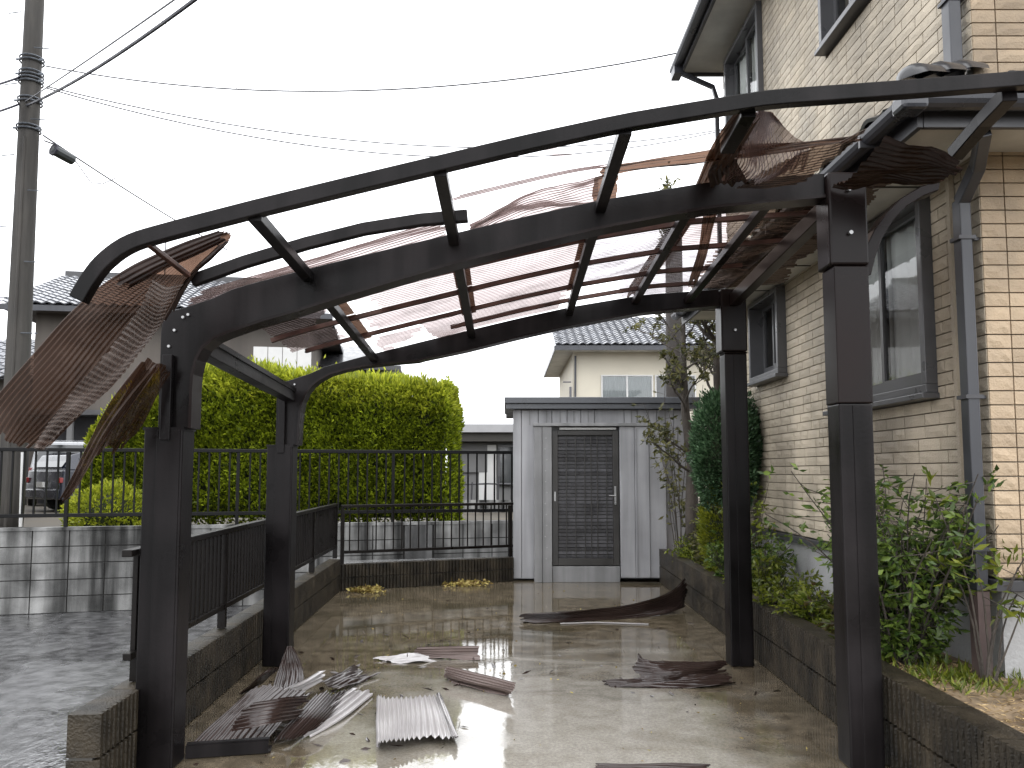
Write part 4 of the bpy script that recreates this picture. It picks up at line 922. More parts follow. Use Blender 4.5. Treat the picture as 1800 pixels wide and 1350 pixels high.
# ------------------------------------------------------------------ buildings beyond
def far_window(parent, x0, x1, z0, z1, y, n=2, m='white', dark=False):
    b = MB(); f = .05
    b.box(x0, y - .05, z1 - f, x1, y + .02, z1).box(x0, y - .07, z0, x1, y + .02, z0 + f).box(x0, y - .05, z0 + f, x0 + f, y + .02, z1 - f).box(x1 - f, y - .05, z0 + f, x1, y + .02, z1 - f)
    for k in range(1, n): xm = x0 + (x1 - x0) * k / n; b.box(xm - .03, y - .045, z0 + f, xm + .03, y + .015, z1 - f)
    o = b.build('window', M[m], parent, local=True)
    for k in range(n):
        a = x0 + f + (x1 - x0 - 2 * f) * k / n; c = x0 + f + (x1 - x0 - 2 * f) * (k + 1) / n
        MB().add([(a + .002, y - .016, z0 + f), (c - .002, y - .016, z0 + f), (c - .002, y - .016, z1 - f), (a + .002, y - .016, z1 - f)], [(0, 1, 2, 3)]).build('pane', M['glass'] if dark else M['pane'], o, local=True, fix=False)
    if not dark: 
        b = MB(); N = 60; vs = []
        for k in range(N + 1): xx = x0 + f + (x1 - x0 - 2 * f) * k / N; vs += [(xx, y - .007 + .004 * math.sin(k * 2.1), z0 + f), (xx, y - .007 + .004 * math.sin(k * 2.1), z1 - f)]
        b.add(vs, [(2 * k, 2 * k + 2, 2 * k + 3, 2 * k + 1) for k in range(N)]); b.build('curtain', M['curtain_far'], o, local=True)
    return o
M['curtain_far'] = mat('pale_blue_curtain', (.50, .53, .55), .8, var=.05)
def tiled_slope(parent, x0, x1, y0, z0, depth, slope, Wd=.28, Ln=.26, limit=300, hip=0., hl=None, name='roof_tile', m='tile_far'):
    """slope facing -y in the parent's frame, eave from x0 to x1 at (y0,z0)"""
    a = math.atan(slope); me = tile_mesh(name, Wd, Ln * 1.12, M[m], H=.055, n=6, th=.03)
    ncol = int((x1 - x0) / Wd); nrow = int(depth / math.cos(a) / Ln); cells = []
    for r in range(nrow):
        for c in range(ncol):
            d = r * Ln * math.cos(a); x = x0 + c * Wd
            if x < x0 + (hip if hl is None else hl) * d or x + Wd > x1 - hip * d: continue
            cells.append((x, d))
    rest = MB(); src = np.empty(len(me.vertices) * 3); me.vertices.foreach_get('co', src); src = src.reshape(-1, 3); fc = [tuple(p.vertices) for p in me.polygons]
    rot = Matrix.Rotation(a, 3, 'X')
    for i, (x, d) in enumerate(cells):
        loc = (x, y0 + d, z0 + d * slope + random.uniform(-.004, .004))
        if i < limit: link(name, me, parent, loc, (a, 0, 0))
        else: rest.add([tuple(rot @ Vector(v) + Vector(loc)) for v in src.tolist()], fc)
    if rest.v: tag(rest.build('tile_field', M[m], parent, local=True), kind='stuff')
# B: cream house behind the shed
hb = thing('house', 'cream two storey house with grey tiled roof behind the shed', 'house', (1.7, 28, .5))
B(.65, 0, 0, 9, 7, 5.15).build('wall', M['cream'], hb, local=True)
B(0, -.75, 5.15, 9.6, 7.6, 5.22).build('soffit', M['soffit'], hb, local=True)
MB().box(-.02, -.8, 5.10, 9.6, -.74, 5.26).box(-.04, -.74, 5.10, -.0, 7.6, 5.26).build('gutter', M['pipe'], hb, local=True)
MB().add([(0, -.8, 5.26), (9.6, -.8, 5.26), (9.6, 3.4, 7.05), (0, 3.4, 7.05), (9.6, 7.6, 5.26), (0, 7.6, 5.26)], [(0, 1, 2, 3), (3, 2, 4, 5), (0, 3, 5), (1, 4, 2)]).build('roof', M['tile_far'], hb, local=True)
tiled_slope(hb, 0, 7.4, -.84, 5.29, 4.1, .426)
far_window(hb, 1.65, 3.48, 3.06, 4.33, 0, 2); far_window(hb, 3.55, 5.0, 3.10, 4.33, 0, 2, dark=True)
MB().tube([(.74, -.1, 5.0), (.72, -.1, 3.0), (.72, -.1, 0)], .04, 6).build('downpipe', M['pipe'], hb, local=True)
MB().box(.52, -.12, 1, .60, -.06, 3.9).box(.3, -.12, 4.05, .58, -.07, 4.09).build('antenna_bracket', M['wire_g'], hb, local=True)
# C: low grey building right of the hedge
hc = thing('house', 'low grey flat roofed building between the hedge and the shed', 'house', (-1.6, 19, .5))
B(.2, 0, 0, 4.5, 5, 1.62).build('wall', M['greywall'], hc, local=True)
B(-.2, -.5, 1.83, 4.8, 5.4, 2.02).build('roof_edge', M['fascia_far'], hc, local=True)
B(-.1, -.4, 1.622, 4.7, 5.3, 1.828).build('eave', M['mortar_dark'], hc, local=True)
B(.55, -.06, .9, 1.15, -.01, 1.6).build('shutter', M['greywall'], hc, local=True)
B(.95, -.05, .1, 1.36, -.012, 1.55).build('door', M['white'], hc, local=True); far_window(hc, 1.40, 1.9, .6, 1.55, -.03, 1, m='frame', dark=True)
b = MB()
for x in np.arange(.5, 2.6, .3): b.tube([(x, -.9, 0), (x + .03, -.9, .75 + .1 * math.sin(x * 5))], .02, 5)
b.tube([(.4, -.9, .62), (1.2, -.88, .64), (2.7, -.9, .6)], .02, 5); b.tube([(1.9, -.95, .1), (1.95, -.95, .9), (2.4, -.95, .92), (2.4, -.95, .2)], .018, 5)
b.build('pipe_rack', M['trim'], hc, local=True)
B(.3, -1.0, 0, 2.8, -.96, .28).build('low_plinth', M['nblock'], hc, local=True)
# A: brown house on the left
ha = thing('house', 'brown grey two storey house with grey tile roof behind the hedge, left of centre', 'house', (-14.4, 23.0, .5), None, R(9))
B(.6, 0, 0, 8.4, 8, 5.55).build('wall', M['brownwall'], ha, local=True)
B(-.1, -.7, 5.56, 9.1, 8.7, 5.62).build('soffit', M['brownwall'], ha, local=True)
MB().box(-.14, -.76, 5.50, 9.14, -.70, 5.66).box(9.1, -.70, 5.50, 9.16, 8.7, 5.66).build('gutter', M['pipe'], ha, local=True)
MB().add([(-.1, -.75, 5.66), (9.1, -.75, 5.66), (9.1, 8.75, 5.66), (-.1, 8.75, 5.66), (-.1, 4, 7.62), (6.4, 4, 7.62)], [(0, 1, 5, 4), (1, 2, 5), (2, 3, 4, 5), (3, 0, 4)]).build('roof', M['tile_far'], ha, local=True)
tiled_slope(ha, -.1, 9.1, -.78, 5.69, 4.7, .41, .30, .30, 300, hip=.58, hl=0)
MB().sweep([(-.1, 4, 7.68), (6.4, 4, 7.68)], .25, .2).build('ridge_cap', M['tile'], ha, local=True)
far_window(ha, 1.7, 2.6, 3.4, 4.9, 0, 1, m='frame', dark=True); far_window(ha, 5.3, 6.5, 2.6, 4.2, 0, 2, m='frame', dark=True)
B(.9, -.04, 0, 3.4, -.01, 2.5).build('garage_shade_panel', M['trim'], ha, local=True)  # dark panel on the wall, painting the shade inside the garage
for x in (.75, 1.9, 3.2): B(x, -.9, 0, x + .14, -.76, 2.5).build('garage_post', M['greywall'], ha, local=True)
B(.6, -1.0, 2.52, 3.6, -.02, 2.66).build('garage_roof', M['frame'], ha, local=True)
an = MB().tube([(3.1, 4, 7.3), (3.1, 4, 9.6)], .025, 5).build('antenna', M['wire_g'], ha, local=True)
b = MB()
for z, l in ((9.5, .5), (9.35, .6), (9.2, .4)): b.tube([(3.1 - l, 4, z), (3.1 + l, 4.1, z)], .012, 4)
b.build('antenna_arm', M['wire_g'], an, local=True)
for k in range(4): B(6.9 + k * .42, -.8, 3.3, 6.9 + k * .42 + .40, -.76, 4.6).build('balcony_panel', M['white'], ha, local=True)
# E: annex
he = thing('house', 'lower grey annex with a dark eave just above the middle of the hedge', 'house', (-7.6, 29, .5), None, R(4))
B(0, 0, 0, 3.1, 6, 4.75).build('wall', M['greywall'], he, local=True)
MB().add([(-.5, -.6, 4.75), (3.75, -.6, 4.75), (3.75, 6.6, 4.75), (-.5, 6.6, 4.75), (-.5, 3, 6.0), (2, 3, 6.0), (-.5, -.6, 4.60), (3.75, -.6, 4.60), (3.75, 6.6, 4.60), (-.5, 6.6, 4.60)], [(0, 1, 5, 4), (1, 2, 5), (2, 3, 4, 5), (6, 7, 1, 0), (7, 8, 2, 1), (6, 7, 8, 9)]).build('roof', M['tile'], he, local=True)
# D: house at the far left whose eave tip shows
hdd = thing('house', 'house at the far left showing only a dark eave beside the utility pole', 'house', (-14.83, 10.2, -.3), None, R(35))
B(0, 0, 0, 5.9, 7, 5.4).build('wall', M['brownwall'], hdd, local=True)
MB().add([(-.6, -.7, 5.4), (6.75, -.7, 5.4), (6.75, 7.6, 5.4), (-.6, 7.6, 5.4), (-.6, 3.4, 7.3), (3.0, 3.4, 7.3), (-.6, -.7, 5.2), (6.75, -.7, 5.2), (6.75, 7.6, 5.2), (-.6, 7.6, 5.2)], [(0, 1, 5, 4), (1, 2, 5), (2, 3, 4, 5), (6, 7, 1, 0), (7, 8, 2, 1), (6, 7, 8, 9)]).build('roof', M['tile'], hdd, local=True)
# F: low tiled roof behind the pole
hf = thing('house', 'low building with a grey tiled roof just behind the utility pole', 'house', (-20.5, 26, .5))
B(0, 0, 0, 6.6, 5, 3.9).build('wall', M['brownwall'], hf, local=True)
MB().add([(-.5, -.6, 3.9), (7.1, -.6, 3.9), (7.1, 5.6, 3.9), (-.5, 5.6, 3.9), (.8, 2.5, 5.7), (5.6, 2.5, 5.7)], [(0, 1, 5, 4), (1, 2, 5), (2, 3, 4, 5), (3, 0, 4), (0, 1, 2, 3)]).build('roof', M['tile_far'], hf, local=True)
tiled_slope(hf, -.5, 7.1, -.62, 3.93, 3.0, .58, .3, .3, 220, hip=.42)

# ------------------------------------------------------------------ utility pole and wires
pb = at(20, 880, 10.75); pt = at(63, -40, 10.75)
po = thing('utility_pole', 'tall weathered concrete utility pole at the left edge, behind the boundary wall', 'utility pole', (pb.x, 10.75, .3))
MB().tube([(pb.x - .03, 10.75, .3), (pb.x, 10.75, 1.1), (pt.x, 10.75, pt.z), (pt.x + .12, 10.75, 11)], [.168, .162, .118, .10], 20).build('shaft', M['concrete_pole'], po, smooth=True)
def pole_x(z): return pb.x + (pt.x - pb.x) * (z - 1.1) / (pt.z - 1.1)
for py in (110, 135, 147, 182, 230):
    z = at(60, py, 10.75).z; x = pole_x(z); bnd = MB()
    for k in range(2): bnd.tube([(x + .150 * math.cos(q), 10.75 + .150 * math.sin(q), z + .05 * k) for q in np.linspace(0, 2 * math.pi, 17)], .012, 5, caps=False)
    bnd.box(x + .13, 10.69, z, x + .20, 10.71, z + .03); bnd.box(x - .19, 10.69, z + .01, x - .13, 10.71, z + .035)
    bnd.build('band', M['galv'], po)
for k, py in enumerate(range(30, 700, 62)):
    z = at(60, py, 10.75).z; x = pole_x(z); s = 1 if k % 2 else -1
    MB().tube([(x + s * .1, 10.62, z), (x + s * .30, 10.66, z)], .008, 5).build('step_bolt', M['galv'], po)
MB().tube([(pole_x(3) + .03, 10.60, .6), (pole_x(3) + .03, 10.60, 3), (pole_x(6) + .03, 10.615, 6)], .02, 6).build('conduit', M['concrete_pole'], po)
wp = thing('marker_pipe', 'thin white pipe standing at the foot of the utility pole', 'pipe', tuple(at(37, 925, 10.4)))
MB().tube([at(36, 926, 10.4), at(40, 795, 10.4)], .022, 8).build('pipe', M['white'], wp)
def wire(label, a, b, sag, r=.008, m='wire', n=24, group='overhead wires'):
    a, b = Vector(a), Vector(b); pts = [a.lerp(b, i / n) - Vector((0, 0, 4 * sag * (i / n) * (1 - i / n))) for i in range(n + 1)]
    o = MB().tube(pts, r, 5).build('overhead_wire', M[m]); return tag(o, label, 'wire', group)
wire('thick black cable rising from the lower band of the pole to the top edge', at(45, 186, 10.7), at(420, -60, 5.5), .10, 0.017)
wire('thin grey wire running just above the thick black cable', at(42, 180, 10.7), at(415, -78, 5.5), .02, 0.0085, 'wire_g')
wire("thin wire from the pole's top band to the high eave of the brick house", at(80, 116, 10.75), at(1197, 92, 9.05), .42, 0.0102, 'wire_g')
wire('upper one of two close wires sloping from the pole towards the right', at(82, 152, 10.75), at(1300, 222, 14), .62, 0.0102, 'wire_g')
wire('lower one of two close wires sloping from the pole towards the right', at(82, 155, 10.75), at(1300, 222, 14.1), .78, 0.0102, 'wire_g')
wire('wire carrying the black cable closure down from the pole', at(76, 238, 10.7), at(400, 440, 17), .05, 0.0136, 'wire_g')
wire('short wire leaving the pole to the left at its second band', at(36, 135, 10.7), at(-120, 172, 9), .04, 0.0153)
wire('short wire leaving the pole to the left at its third band', at(36, 182, 10.7), at(-120, 222, 9), .04, 0.0153)
wire('faint wire slanting from the top edge down behind the front edge arch', at(225, -20, 22), at(700, 380, 30), .3, 0.0102, 'wire_g')
cl = thing('cable_closure', 'short black cable closure hanging on a wire beside the utility pole', 'cable closure', tuple(at(112, 270, 10.9)))
c0, c1 = at(92, 262, 10.9), at(131, 283, 11.2); cdv = (c1 - c0)
MB().tube([c0, c0 + cdv * .08, c0 + cdv * .12, c0 + cdv * .92, c1], [.03, .085, .075, .075, .03], 10).build('case', M['closure'], cl)
MB().tube([c0 + cdv * .02, c0 + cdv * .10], .09, 8).build('end_cap', M['wire'], cl)
MB().tube([c0 + Vector((-.12, 0, .12)), c0 + Vector((.02, 0, .07))], .012, 5).tube([c1 + Vector((0, 0, .02)), c1 + Vector((.25, 0, -.32)), c1 + Vector((.42, 0, -.34)), c1 + Vector((.55, .1, -.22))], .008, 5).build('cable_loop', M['wire_g'], cl)

# ------------------------------------------------------------------ hedge, shrubs, trees
def wob(a, b, s=0.):
    return (np.sin(a * 3.1 + 1.3 + s) + np.sin(b * 4.3 + a * 1.7 + s * 2) + np.sin(a * 7.7 + b * 6.1 + s) * .7 + np.sin(a * 15.3 - b * 13.1) * .5) / 3.2
HX0, HX1, HY0, HY1, HZ0 = -6.35, -.88, 12.1, 13.5, .52
def hedge_top(x): return np.interp(x, [-6.4, -6.1, -5.6, -4.8, -3.6, -2.5, -1.6, -1.0, -.78], [1.9, 2.35, 2.72, 2.92, 2.90, 2.80, 2.72, 2.68, 2.66])
hg = thing('hedge', 'big clipped bright yellow green hedge standing behind the black fence', 'hedge', (-3.5, 12.8, HZ0))
N = 80000; k = rng.uniform(0, 1, N); P = np.empty((N, 3)); D = np.empty((N, 3))
u = rng.uniform(0, 1, N); v = rng.uniform(0, 1, N)
X = HX0 + (HX1 - HX0) * u; T = hedge_top(X)
fr_ = k < .56; tp = (k >= .56) & (k < .80); rs = (k >= .80) & (k < .91); ls = k >= .91
def setp(mk, x, y, z, dx, dy, dz):
    P[mk] = np.stack([x, y, z], 1); D[mk] = np.stack([dx, dy, dz], 1)
z = HZ0 + .08 + (T - HZ0 - .08) * v ** .9
n = fr_; rnd = np.clip((z[n] - T[n] + .35) / .35, 0, 1) ** 2 * .13; lowc = np.clip((.95 - z[n]) / .4, 0, 1) * .18
setp(n, X[n], HY0 + rnd + lowc - .085 * wob(X[n], z[n]) - rng.uniform(-.02, .10, n.sum()), z[n], rng.normal(0, .45, n.sum()), -.9 + 0 * z[n], .55 + rng.normal(0, .4, n.sum()))
n = tp; y = HY0 + .1 + (HY1 - HY0 - .1) * v[n]
setp(n, X[n], y, T[n] + .05 * wob(X[n], y) + rng.exponential(.045, n.sum()) - .05, rng.normal(0, .35, n.sum()), rng.normal(-.15, .3, n.sum()), 1 + 0 * y)
n = rs; y = HY0 + .1 + (HY1 - HY0 - .1) * u[n]; zz = HZ0 + .08 + (hedge_top(HX1 + 0 * u[n]) + .05 - HZ0) * v[n]; rnd = np.clip((zz - 2.2) / .35, 0, 1) ** 2 * .10
setp(n, HX1 - rnd + .10 * wob(y, zz, 3) + rng.uniform(-.03, .06, n.sum()), y, zz, .9 + 0 * y, rng.normal(-.3, .4, n.sum()), .5 + rng.normal(0, .3, n.sum()))
n = ls; zz = HZ0 + .05 + 1.5 * v[n]; y = HY0 + 1.3 * u[n]
setp(n, HX0 - .1 * wob(y, zz, 5) + .1, y, zz, -.9 + 0 * y, rng.normal(-.3, .4, n.sum()), .5 + rng.normal(0, .3, n.sum()))
hole = (wob(P[:, 0] * 3.1, P[:, 2] * 3.3, 9) + .35 * rng.normal(size=N) < -.62) & (k < .56)
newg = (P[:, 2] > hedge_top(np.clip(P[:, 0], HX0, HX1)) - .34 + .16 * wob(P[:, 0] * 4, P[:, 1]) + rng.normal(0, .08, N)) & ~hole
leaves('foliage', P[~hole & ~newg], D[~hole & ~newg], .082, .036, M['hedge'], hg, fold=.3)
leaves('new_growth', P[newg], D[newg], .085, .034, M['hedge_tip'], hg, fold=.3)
# upright tip shoots
N2 = 2600; X2 = rng.uniform(HX0 + .3, HX1 - .05, N2); Y2 = rng.uniform(HY0, HY1, N2)
leaves('shoots', np.stack([X2, Y2, hedge_top(X2) + .02 + .1 * wob(X2, Y2)], 1), np.stack([rng.normal(0, .25, N2), rng.normal(0, .25, N2), np.ones(N2)], 1), .17, .035, M['hedge_tip'], hg)
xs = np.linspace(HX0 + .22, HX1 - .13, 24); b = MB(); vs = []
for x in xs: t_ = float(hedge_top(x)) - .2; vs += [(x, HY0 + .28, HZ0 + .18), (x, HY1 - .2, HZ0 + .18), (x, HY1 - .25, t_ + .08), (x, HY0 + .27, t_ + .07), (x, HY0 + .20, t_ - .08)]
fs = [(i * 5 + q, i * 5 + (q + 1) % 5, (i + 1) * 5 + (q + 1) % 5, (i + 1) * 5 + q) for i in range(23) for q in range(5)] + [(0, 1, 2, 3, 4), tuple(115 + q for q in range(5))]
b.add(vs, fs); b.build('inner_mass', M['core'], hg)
for k in range(9): x = HX0 + .5 + k * .6; MB().tube([(x, 12.7, .45), (x + .05, 12.75, 1.2)], .035, 6).build('stem', M['bark'], hg)

def blob(name, label, cat, c, rad, n, L, W, m, upb=.4, seed=0, core='core', group=None):
    """rounded shrub: leaf blades over an uneven ellipsoid"""
    t = thing(name, label, cat, (c[0], c[1], c[2] - rad[2]), group)
    d = rng.normal(size=(n, 3)); d /= np.linalg.norm(d, axis=1, keepdims=True)
    lump = 1 + .19 * wob(d[:, 0] * 2 + seed, d[:, 2] * 2 + d[:, 1] * 2, seed)
    r = lump * np.where(rng.uniform(size=n) < .75, rng.uniform(.9, 1.04, n), rng.uniform(.65, .9, n))
    p = np.array(c) + d * np.array(rad) * r[:, None]; p[:, 2] = np.maximum(p[:, 2], c[2] - rad[2] + .01)
    leaves('foliage', p, d + np.array([0, 0, upb]) + rng.normal(0, .35, (n, 3)), L, W, m, t)
    b = MB(); vs = []; nu, nv = 8, 12
    for i in range(nu + 1):
        for j in range(nv):
            a, q = math.pi * i / nu, 2 * math.pi * j / nv
            vs.append((c[0] + math.sin(a) * math.cos(q) * rad[0] * .74, c[1] + math.sin(a) * math.sin(q) * rad[1] * .74, c[2] + math.cos(a) * rad[2] * .74))
    b.add(vs, [(i * nv + j, i * nv + (j + 1) % nv, (i + 1) * nv + (j + 1) % nv, (i + 1) * nv + j) for i in range(nu) for j in range(nv)])
    b.build('inner_mass', M[core], t); return t
c = at(195, 893, 11.3)
blob('shrub', 'low round clipped bright green shrub behind the fence at the left', 'shrub', (c.x, 11.3, .80), (.55, .5, .42), 5200, .06, .035, M['hedge_tip'])
blob('conifer', 'dense dark green conifer leaning out behind the right rear post', 'conifer', (2.20, 7.95, 1.62), (.33, .33, .60), 19000, .042, .017, M['conifer'], .5, 1)
blob('conifer', 'slim golden green conifer below the dark one, left of the right rear post', 'conifer', (2.15, 8.05, .82), (.20, .22, .50), 6500, .045, .016, M['conifer_y'], .7, 2)

def curve_pts(p, d, L, droop, n=6, wig=.05, rg=random):
    pts = [Vector(p)]; d = Vector(d).normalized()
    for i in range(n):
        d = (d + Vector((rg.gauss(0, wig), rg.gauss(0, wig), rg.gauss(0, wig) - droop))).normalized(); pts.append(pts[-1] + d * (L / n))
    return pts
def bush(name, label, cat, base, height, spread, stems, per, L, W, m, droop=.06, start=.3, clus=.09, group=None, rg=None, lean=(0, 0), stem_m='bark', stem_r=.007):
    """many thin stems with clusters of leaflets towards their tips"""
    rg = rg or random.Random(sum(ord(ch) for ch in label) % 1000 + 5)
    t = thing(name, label, cat, base, group); st = MB(); P = []; D = []
    for i in range(stems):
        a = rg.uniform(0, 2 * math.pi); tilt = rg.uniform(0, 1) ** .7 * spread / height
        d = (math.cos(a) * tilt + lean[0], math.sin(a) * tilt + lean[1], 1); Ls = height * rg.uniform(.55, 1.05)
        b0 = Vector(base) + Vector((math.cos(a), math.sin(a), 0)) * rg.uniform(0, .1 * spread + .02)
        pts = curve_pts(b0, d, Ls, droop, 7, .07, rg); st.tube(pts, [stem_r * (1 - .09 * q) for q in range(8)], 4)
        for j in range(per):
            f = start + (1 - start) * (j + rg.random()) / per; k = min(int(f * 7), 6); p = pts[k].lerp(pts[k + 1], f * 7 - k)
            out = Vector((rg.gauss(0, 1), rg.gauss(0, 1), rg.gauss(.1, .5))).normalized(); tip = p + out * clus * rg.uniform(.6, 1.9)
            if rg.random() < .5: st.tube([p, tip], stem_r * .35, 3, caps=False)
            for q in range(rg.choice((3, 4, 5, 5))):
                dd = (out + Vector((rg.gauss(0, .6), rg.gauss(0, .6), rg.gauss(-.15, .45)))).normalized(); s = p.lerp(tip, rg.uniform(.4, 1)); P.append(tuple(s)); D.append(tuple(dd))
    st.build('stems', M[stem_m], t); leaves('foliage', P, D, L, W, m, t, fold=.2); return t
SZ_ = .36
bush('shrub', 'tall bushy glossy green shrub against the house wall beside the grey downpipe', 'shrub', (2.17, 4.42, SZ_), 1.17, .46, 62, 26, .052, .022, M['leaf_g'], droop=.07, start=.08)
bush('shrub', 'thin yellowing shoots in front of the house corner, right of the glossy shrub', 'shrub', (2.38, 4.0, SZ_), 1.0, .25, 7, 7, .08, .022, M['leaf_y'], start=.55, lean=(.10, -.02))
bush('shrub', 'low dark reddish shrub at the foot of the glossy one, beside the front post', 'shrub', (2.07, 4.75, SZ_), .38, .22, 26, 10, .055, .024, M['leaf_r'], start=.15)
for i, (x, y, h, s_, m_, lab) in enumerate((
    (2.13, 5.5, .30, .30, 'leaf_y', 'low yellow green plant just left of the right front post in the bed'),
    (2.14, 6.05, .28, .34, 'leaf_y', 'spreading yellow green plant in the bed, second from the front post'),
    (2.22, 7.0, .55, .28, 'leaf_g', 'taller green plant against the wall just right of the right rear post'),
    (2.12, 6.75, .40, .30, 'leaf_y', 'low bushy plant overhanging the planter wall right of the right rear post'),
    (2.25, 7.35, .95, .25, 'leaf_y', 'upright leafy plant by the house wall just right of the right rear post'),
    (2.10, 7.6, .45, .22, 'leaf_g', 'small green plant in front of the golden conifer'),
    (2.12, 8.6, .75, .26, 'leaf_s', 'olive leaved shrub between the golden conifer and the tree trunk'),
    (2.12, 9.3, .30, .26, 'leaf_y', 'low fresh green plant at the far end of the planter by the shed'))):
    bush('plant', lab, 'plant', (x, y, SZ_), h, s_, 26 if h < .7 else 20, 11, .052, .022, M[m_], start=.1, clus=.07, group='plants in the bed beside the house', stem_r=.005)
# weeds and dead grass
P = []; 
for _ in range(2600):
    y = random.triangular(4.0, 9.8, 6); x = random.uniform(PW0.x + .13 + .02 * (y - 2), 2.46 if y > 4.1 else 3.0)
    P.append((x, y, SZ_ + .002))
o = leaves('ground_cover', P, np.stack([rng.normal(0, .5, 2600), rng.normal(0, .5, 2600), rng.uniform(.3, 1.2, 2600)], 1), .075, .02, M['leaf_y']); tag(o, 'low green weeds covering the planting bed', 'ground cover', kind='stuff')
P = [(random.uniform(1.96, 4.6) if y < 4.0 else random.uniform(1.96, 2.46), y, SZ_ + .004) for y in [random.triangular(2.3, 5.2, 3.3) for _ in range(5200)]]
o = leaves('dry_grass', P, np.stack([rng.normal(0, 1, 5200), rng.normal(0, 1, 5200), np.abs(rng.normal(0, .12, 5200))], 1), .045, .006, M['straw']); tag(o, 'flattened dead grass on the soil at the house corner', 'dead grass', kind='stuff')
P = [(random.triangular(1.98, 2.75, 2.2), random.triangular(3.75, 4.3, 4.15), SZ_) for _ in range(420)]
o = leaves('grass_tuft', P, np.stack([rng.normal(0, .6, 420), rng.normal(0, .6, 420), np.ones(420) * .8], 1), .06, .010, M['leaf_y']); tag(o, 'green grass tufts at the foot of the house corner', 'grass', kind='stuff')

# trees by the shed
def limb(mb, P, D, p, d, L, r, depth, rg, leafn, wig=.16, up=.05):
    pts = curve_pts(p, d, L, -up, 6, wig, rg); mb.tube(pts, [r * (1 - .11 * i) for i in range(7)], 6 if r > .015 else 4, caps=False)
    if depth == 0 or r < .004:
        for k in range(leafn):
            q = rg.uniform(.2, 1) * 6; i = min(int(q), 5); s = pts[i].lerp(pts[i + 1], q - i); P.append(tuple(s)); D.append((rg.gauss(0, 1), rg.gauss(0, 1), rg.gauss(.1, .7)))
        return
    for k in range(rg.choice((3, 4, 4))):
        i = rg.randint(2, 6); a = rg.uniform(0, 6.28); dn = (pts[i] - pts[i - 1]).normalized()
        nd = (dn * .7 + Vector((math.cos(a), math.sin(a), rg.uniform(-.1, .6)))).normalized()
        limb(mb, P, D, pts[i], nd, L * rg.uniform(.4, .62), r * .5, depth - 1, rg, leafn, wig, up)
def tree(label, trunk, radii, limbs, leafn, m, L, W, seed, bark='bark', scale=1.):
    rg = random.Random(seed); t = thing('tree', label, 'tree', tuple(trunk[0]))
    MB().tube(trunk, radii, 10).build('trunk', M[bark], t, smooth=True)
    mb = MB(); P = []; D = []
    for (f, a, ln, r) in limbs:
        q = f * (len(trunk) - 1); i = min(int(q), len(trunk) - 2); p = Vector(trunk[i]).lerp(Vector(trunk[i + 1]), q - i)
        limb(mb, P, D, p, (math.cos(a), math.sin(a), .75), ln * scale, r, 2, rg, leafn)
    mb.build('limbs', M['bark'], t); leaves('crown', P, D, L, W, m, t); return t
rg_ = random.Random(3)
trk = [(2.19, 9.35, .34), (2.17, 9.4, .9), (2.20, 9.42, 1.5), (2.12, 9.4, 2.1), (2.11, 9.42, 2.7), (2.12, 9.42, 3.3)]
tree('leaning bare tree with sparse olive leaves in front of the right end of the shed', trk, [.085, .075, .07, .05, .038, .02],
     [(rg_.uniform(.25, .98), rg_.uniform(0, 6.28), rg_.uniform(.35, .65), .016) for _ in range(13)], 9, M['leaf_s'], .07, .03, 11)
trk2 = [(2.52, 9.6, .34), (2.55, 9.62, 1.2), (2.60, 9.65, 1.9), (2.58, 9.65, 2.5), (2.56, 9.65, 3.0)]
tree('twiggy tree with open curving crown between the rear post and the timber pole', trk2, [.075, .07, .06, .055, .04],
     [(rg_.uniform(.45, 1), rg_.uniform(0, 6.28), rg_.uniform(.4, .6), .022) for _ in range(11)] + [(1, 1.0 * i, .5, .03) for i in range(6)], 6, M['leaf_s'], .07, .03, 12)
tp_ = thing('timber_pole', 'old grey brown timber pole rising behind the shed, seen through the torn roof', 'pole', (2.55, 12.4, .5))
MB().tube([(2.64, 12.4, .5), (2.64, 12.4, 2.5), (2.66, 12.4, 5.15)], [.15, .145, .13], 14).build('shaft', M['bark2'], tp_, smooth=True)
MB().tube([(2.66, 12.4, 5.148), (2.66, 12.4, 5.2)], [.14, .09], 14).build('cap', M['wire'], tp_)
vz = bush('shrub', 'sparse climbing shrub on the shed corner with tall thin twigs', 'shrub', (2.10, 9.75, .36), 2.3, .35, 12, 12, .07, .03, M['leaf_s'], start=.25, droop=.01)
ft = thing('tree', 'tip of a slim tree far away, seen above the front beam near the house', 'tree', (8.2, 40, .5))
MB().tube([(8.3, 40, .5), (8.3, 40, 16.2)], [.2, .06], 8).build('trunk', M['bark'], ft)
nq = 900; leaves('crown', np.array([8.3, 40, 14.6]) + rng.normal(size=(nq, 3)) * (.16, .16, .8), rng.normal(size=(nq, 3)) + (0, 0, .5), .35, .12, M['leaf_s'], ft)

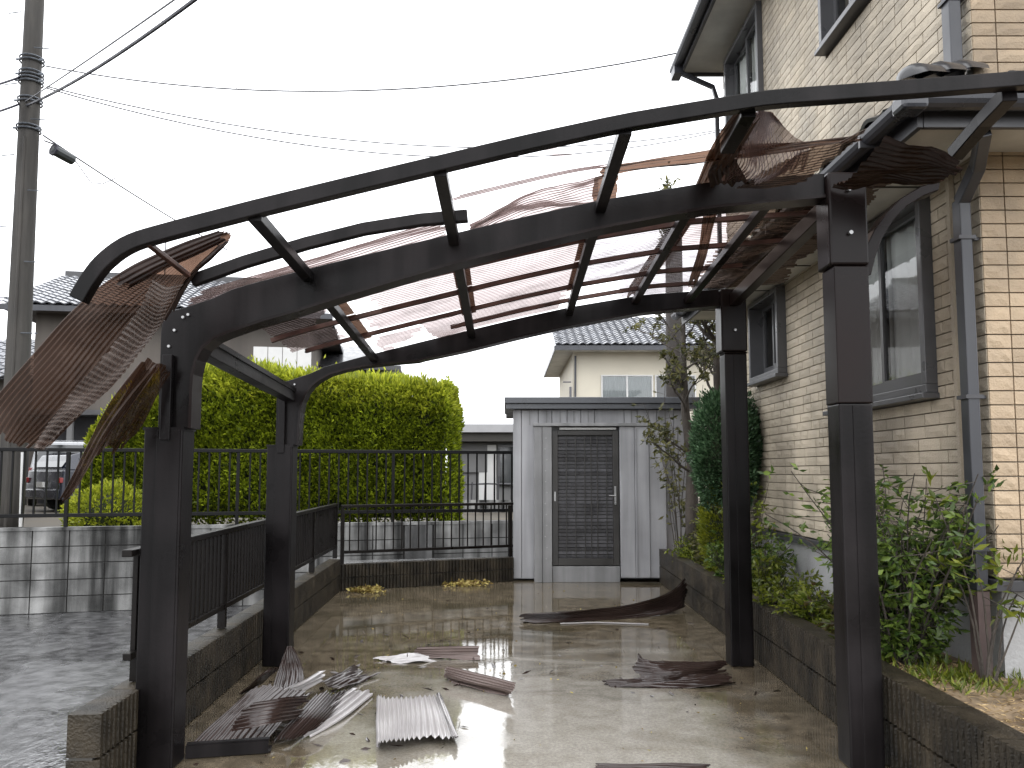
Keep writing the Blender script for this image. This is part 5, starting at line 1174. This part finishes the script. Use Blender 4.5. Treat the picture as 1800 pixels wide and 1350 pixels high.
# ------------------------------------------------------------------ parked cars seen through the fence
def car(label, loc, rz_, paint, L, Wd, H, van):
    t = thing('parked_car', label, 'car', loc, 'cars parked across the road', rz_)
    h = Wd / 2
    low = [(0, .28), (.02, .62), (.06, .95), (L - .9, .92), (L - .12, .78), (L, .5), (L - .02, .26)]
    wr = lambda y: [(y + .34 * math.cos(a), .30 + .34 * math.sin(a)) for a in np.linspace(math.pi, 0, 9)]
    poly = [(0, .28), (.02, .62), (.06, .95), (L - .95, .95), (L - .15, .80), (L, .52), (L - .02, .26)] + wr(L - .8)[::-1] + wr(.72)[::-1]
    MB().prism_y(poly, -h, h).build('body', M[paint], t, local=True, bevel=.03)
    rf = [(.10, .95), (.28 if not van else .16, H - .06), (.5, H), (L * .55, H), (L - 1.25, .95)]
    gh = MB(); n = len(rf); vs = []
    for sx in (-1, 1):
        for (y, z) in rf: k = (z - .95) / (H - .95); vs.append((sx * (h - .02 - .14 * k), y, z))
    gh.add(vs, [tuple(range(n)), tuple(range(2 * n - 1, n - 1, -1))] + [(i, i + n, (i + 1) % n + n, (i + 1) % n) for i in range(n)]); gh.build('cabin', M[paint], t, local=True, bevel=.02)
    k1 = .86
    y0, y1 = rf[0][0], rf[1][0]
    MB().add([(-h + .14, y0 + .015 - .03, 1.02), (h - .14, y0 - .015, 1.02), (h - .22, y1 - .02 + .0, H - .14), (-h + .22, y1 - .02, H - .14)], [(0, 1, 2, 3)]).build('rear_window', M['glass'], t, local=True)
    for sx in (-1, 1):
        q = MB(); f = lambda z: sx * (h - .008 - .14 * (z - .95) / (H - .95))
        for a, c in ((.45, L * .38), (L * .40, L * .60)):
            k = len(q.v); q.add([(f(1.02), a, 1.02), (f(1.02), c + .12, 1.02), (f(H - .12), c, H - .12), (f(H - .12), a, H - .12)], [(0, 1, 2, 3)])
        q.build('side_window', M['glass'], t, local=True)
        B(sx * h - (.10 if sx > 0 else -.0), -.015, .66 if not van else .85, sx * h + (.0 if sx > 0 else .10), .08, .78 if not van else 1.02).build('tail_light', M['red'], t, local=True, bevel=.01)
        for y in (.72, L - .8):
            wl = MB().tube([(sx * (h - .18), y, .30), (sx * (h + .005), y, .30)], .30, 16).build('wheel', M['tyre'], t, local=True)
            MB().tube([(sx * (h + .006), y, .30), (sx * (h + .012), y, .30)], .18, 12).build('rim', M['car_silver'], wl, local=True)
    B(-h + .05, -.06, .30, h - .05, .04, .52).build('bumper', M['car_dark'] if paint == 'car_dark' else M[paint], t, local=True, bevel=.03)
    B(-.17, -.075, .56, .17, .0, .68).build('number_plate', M['white'], t, local=True)
    return t
c = at(112, 890, 21.5); car('silver minivan parked across the road, seen through the fence at the left', (c.x, 21.5, .5), R(28), 'car_silver', 4.1, 1.7, 1.78, True)
c = at(72, 895, 18.3); car('dark car parked in front of the silver minivan, seen through the fence', (c.x, 18.3, .5), R(-35), 'car_dark', 3.9, 1.65, 1.35, False)
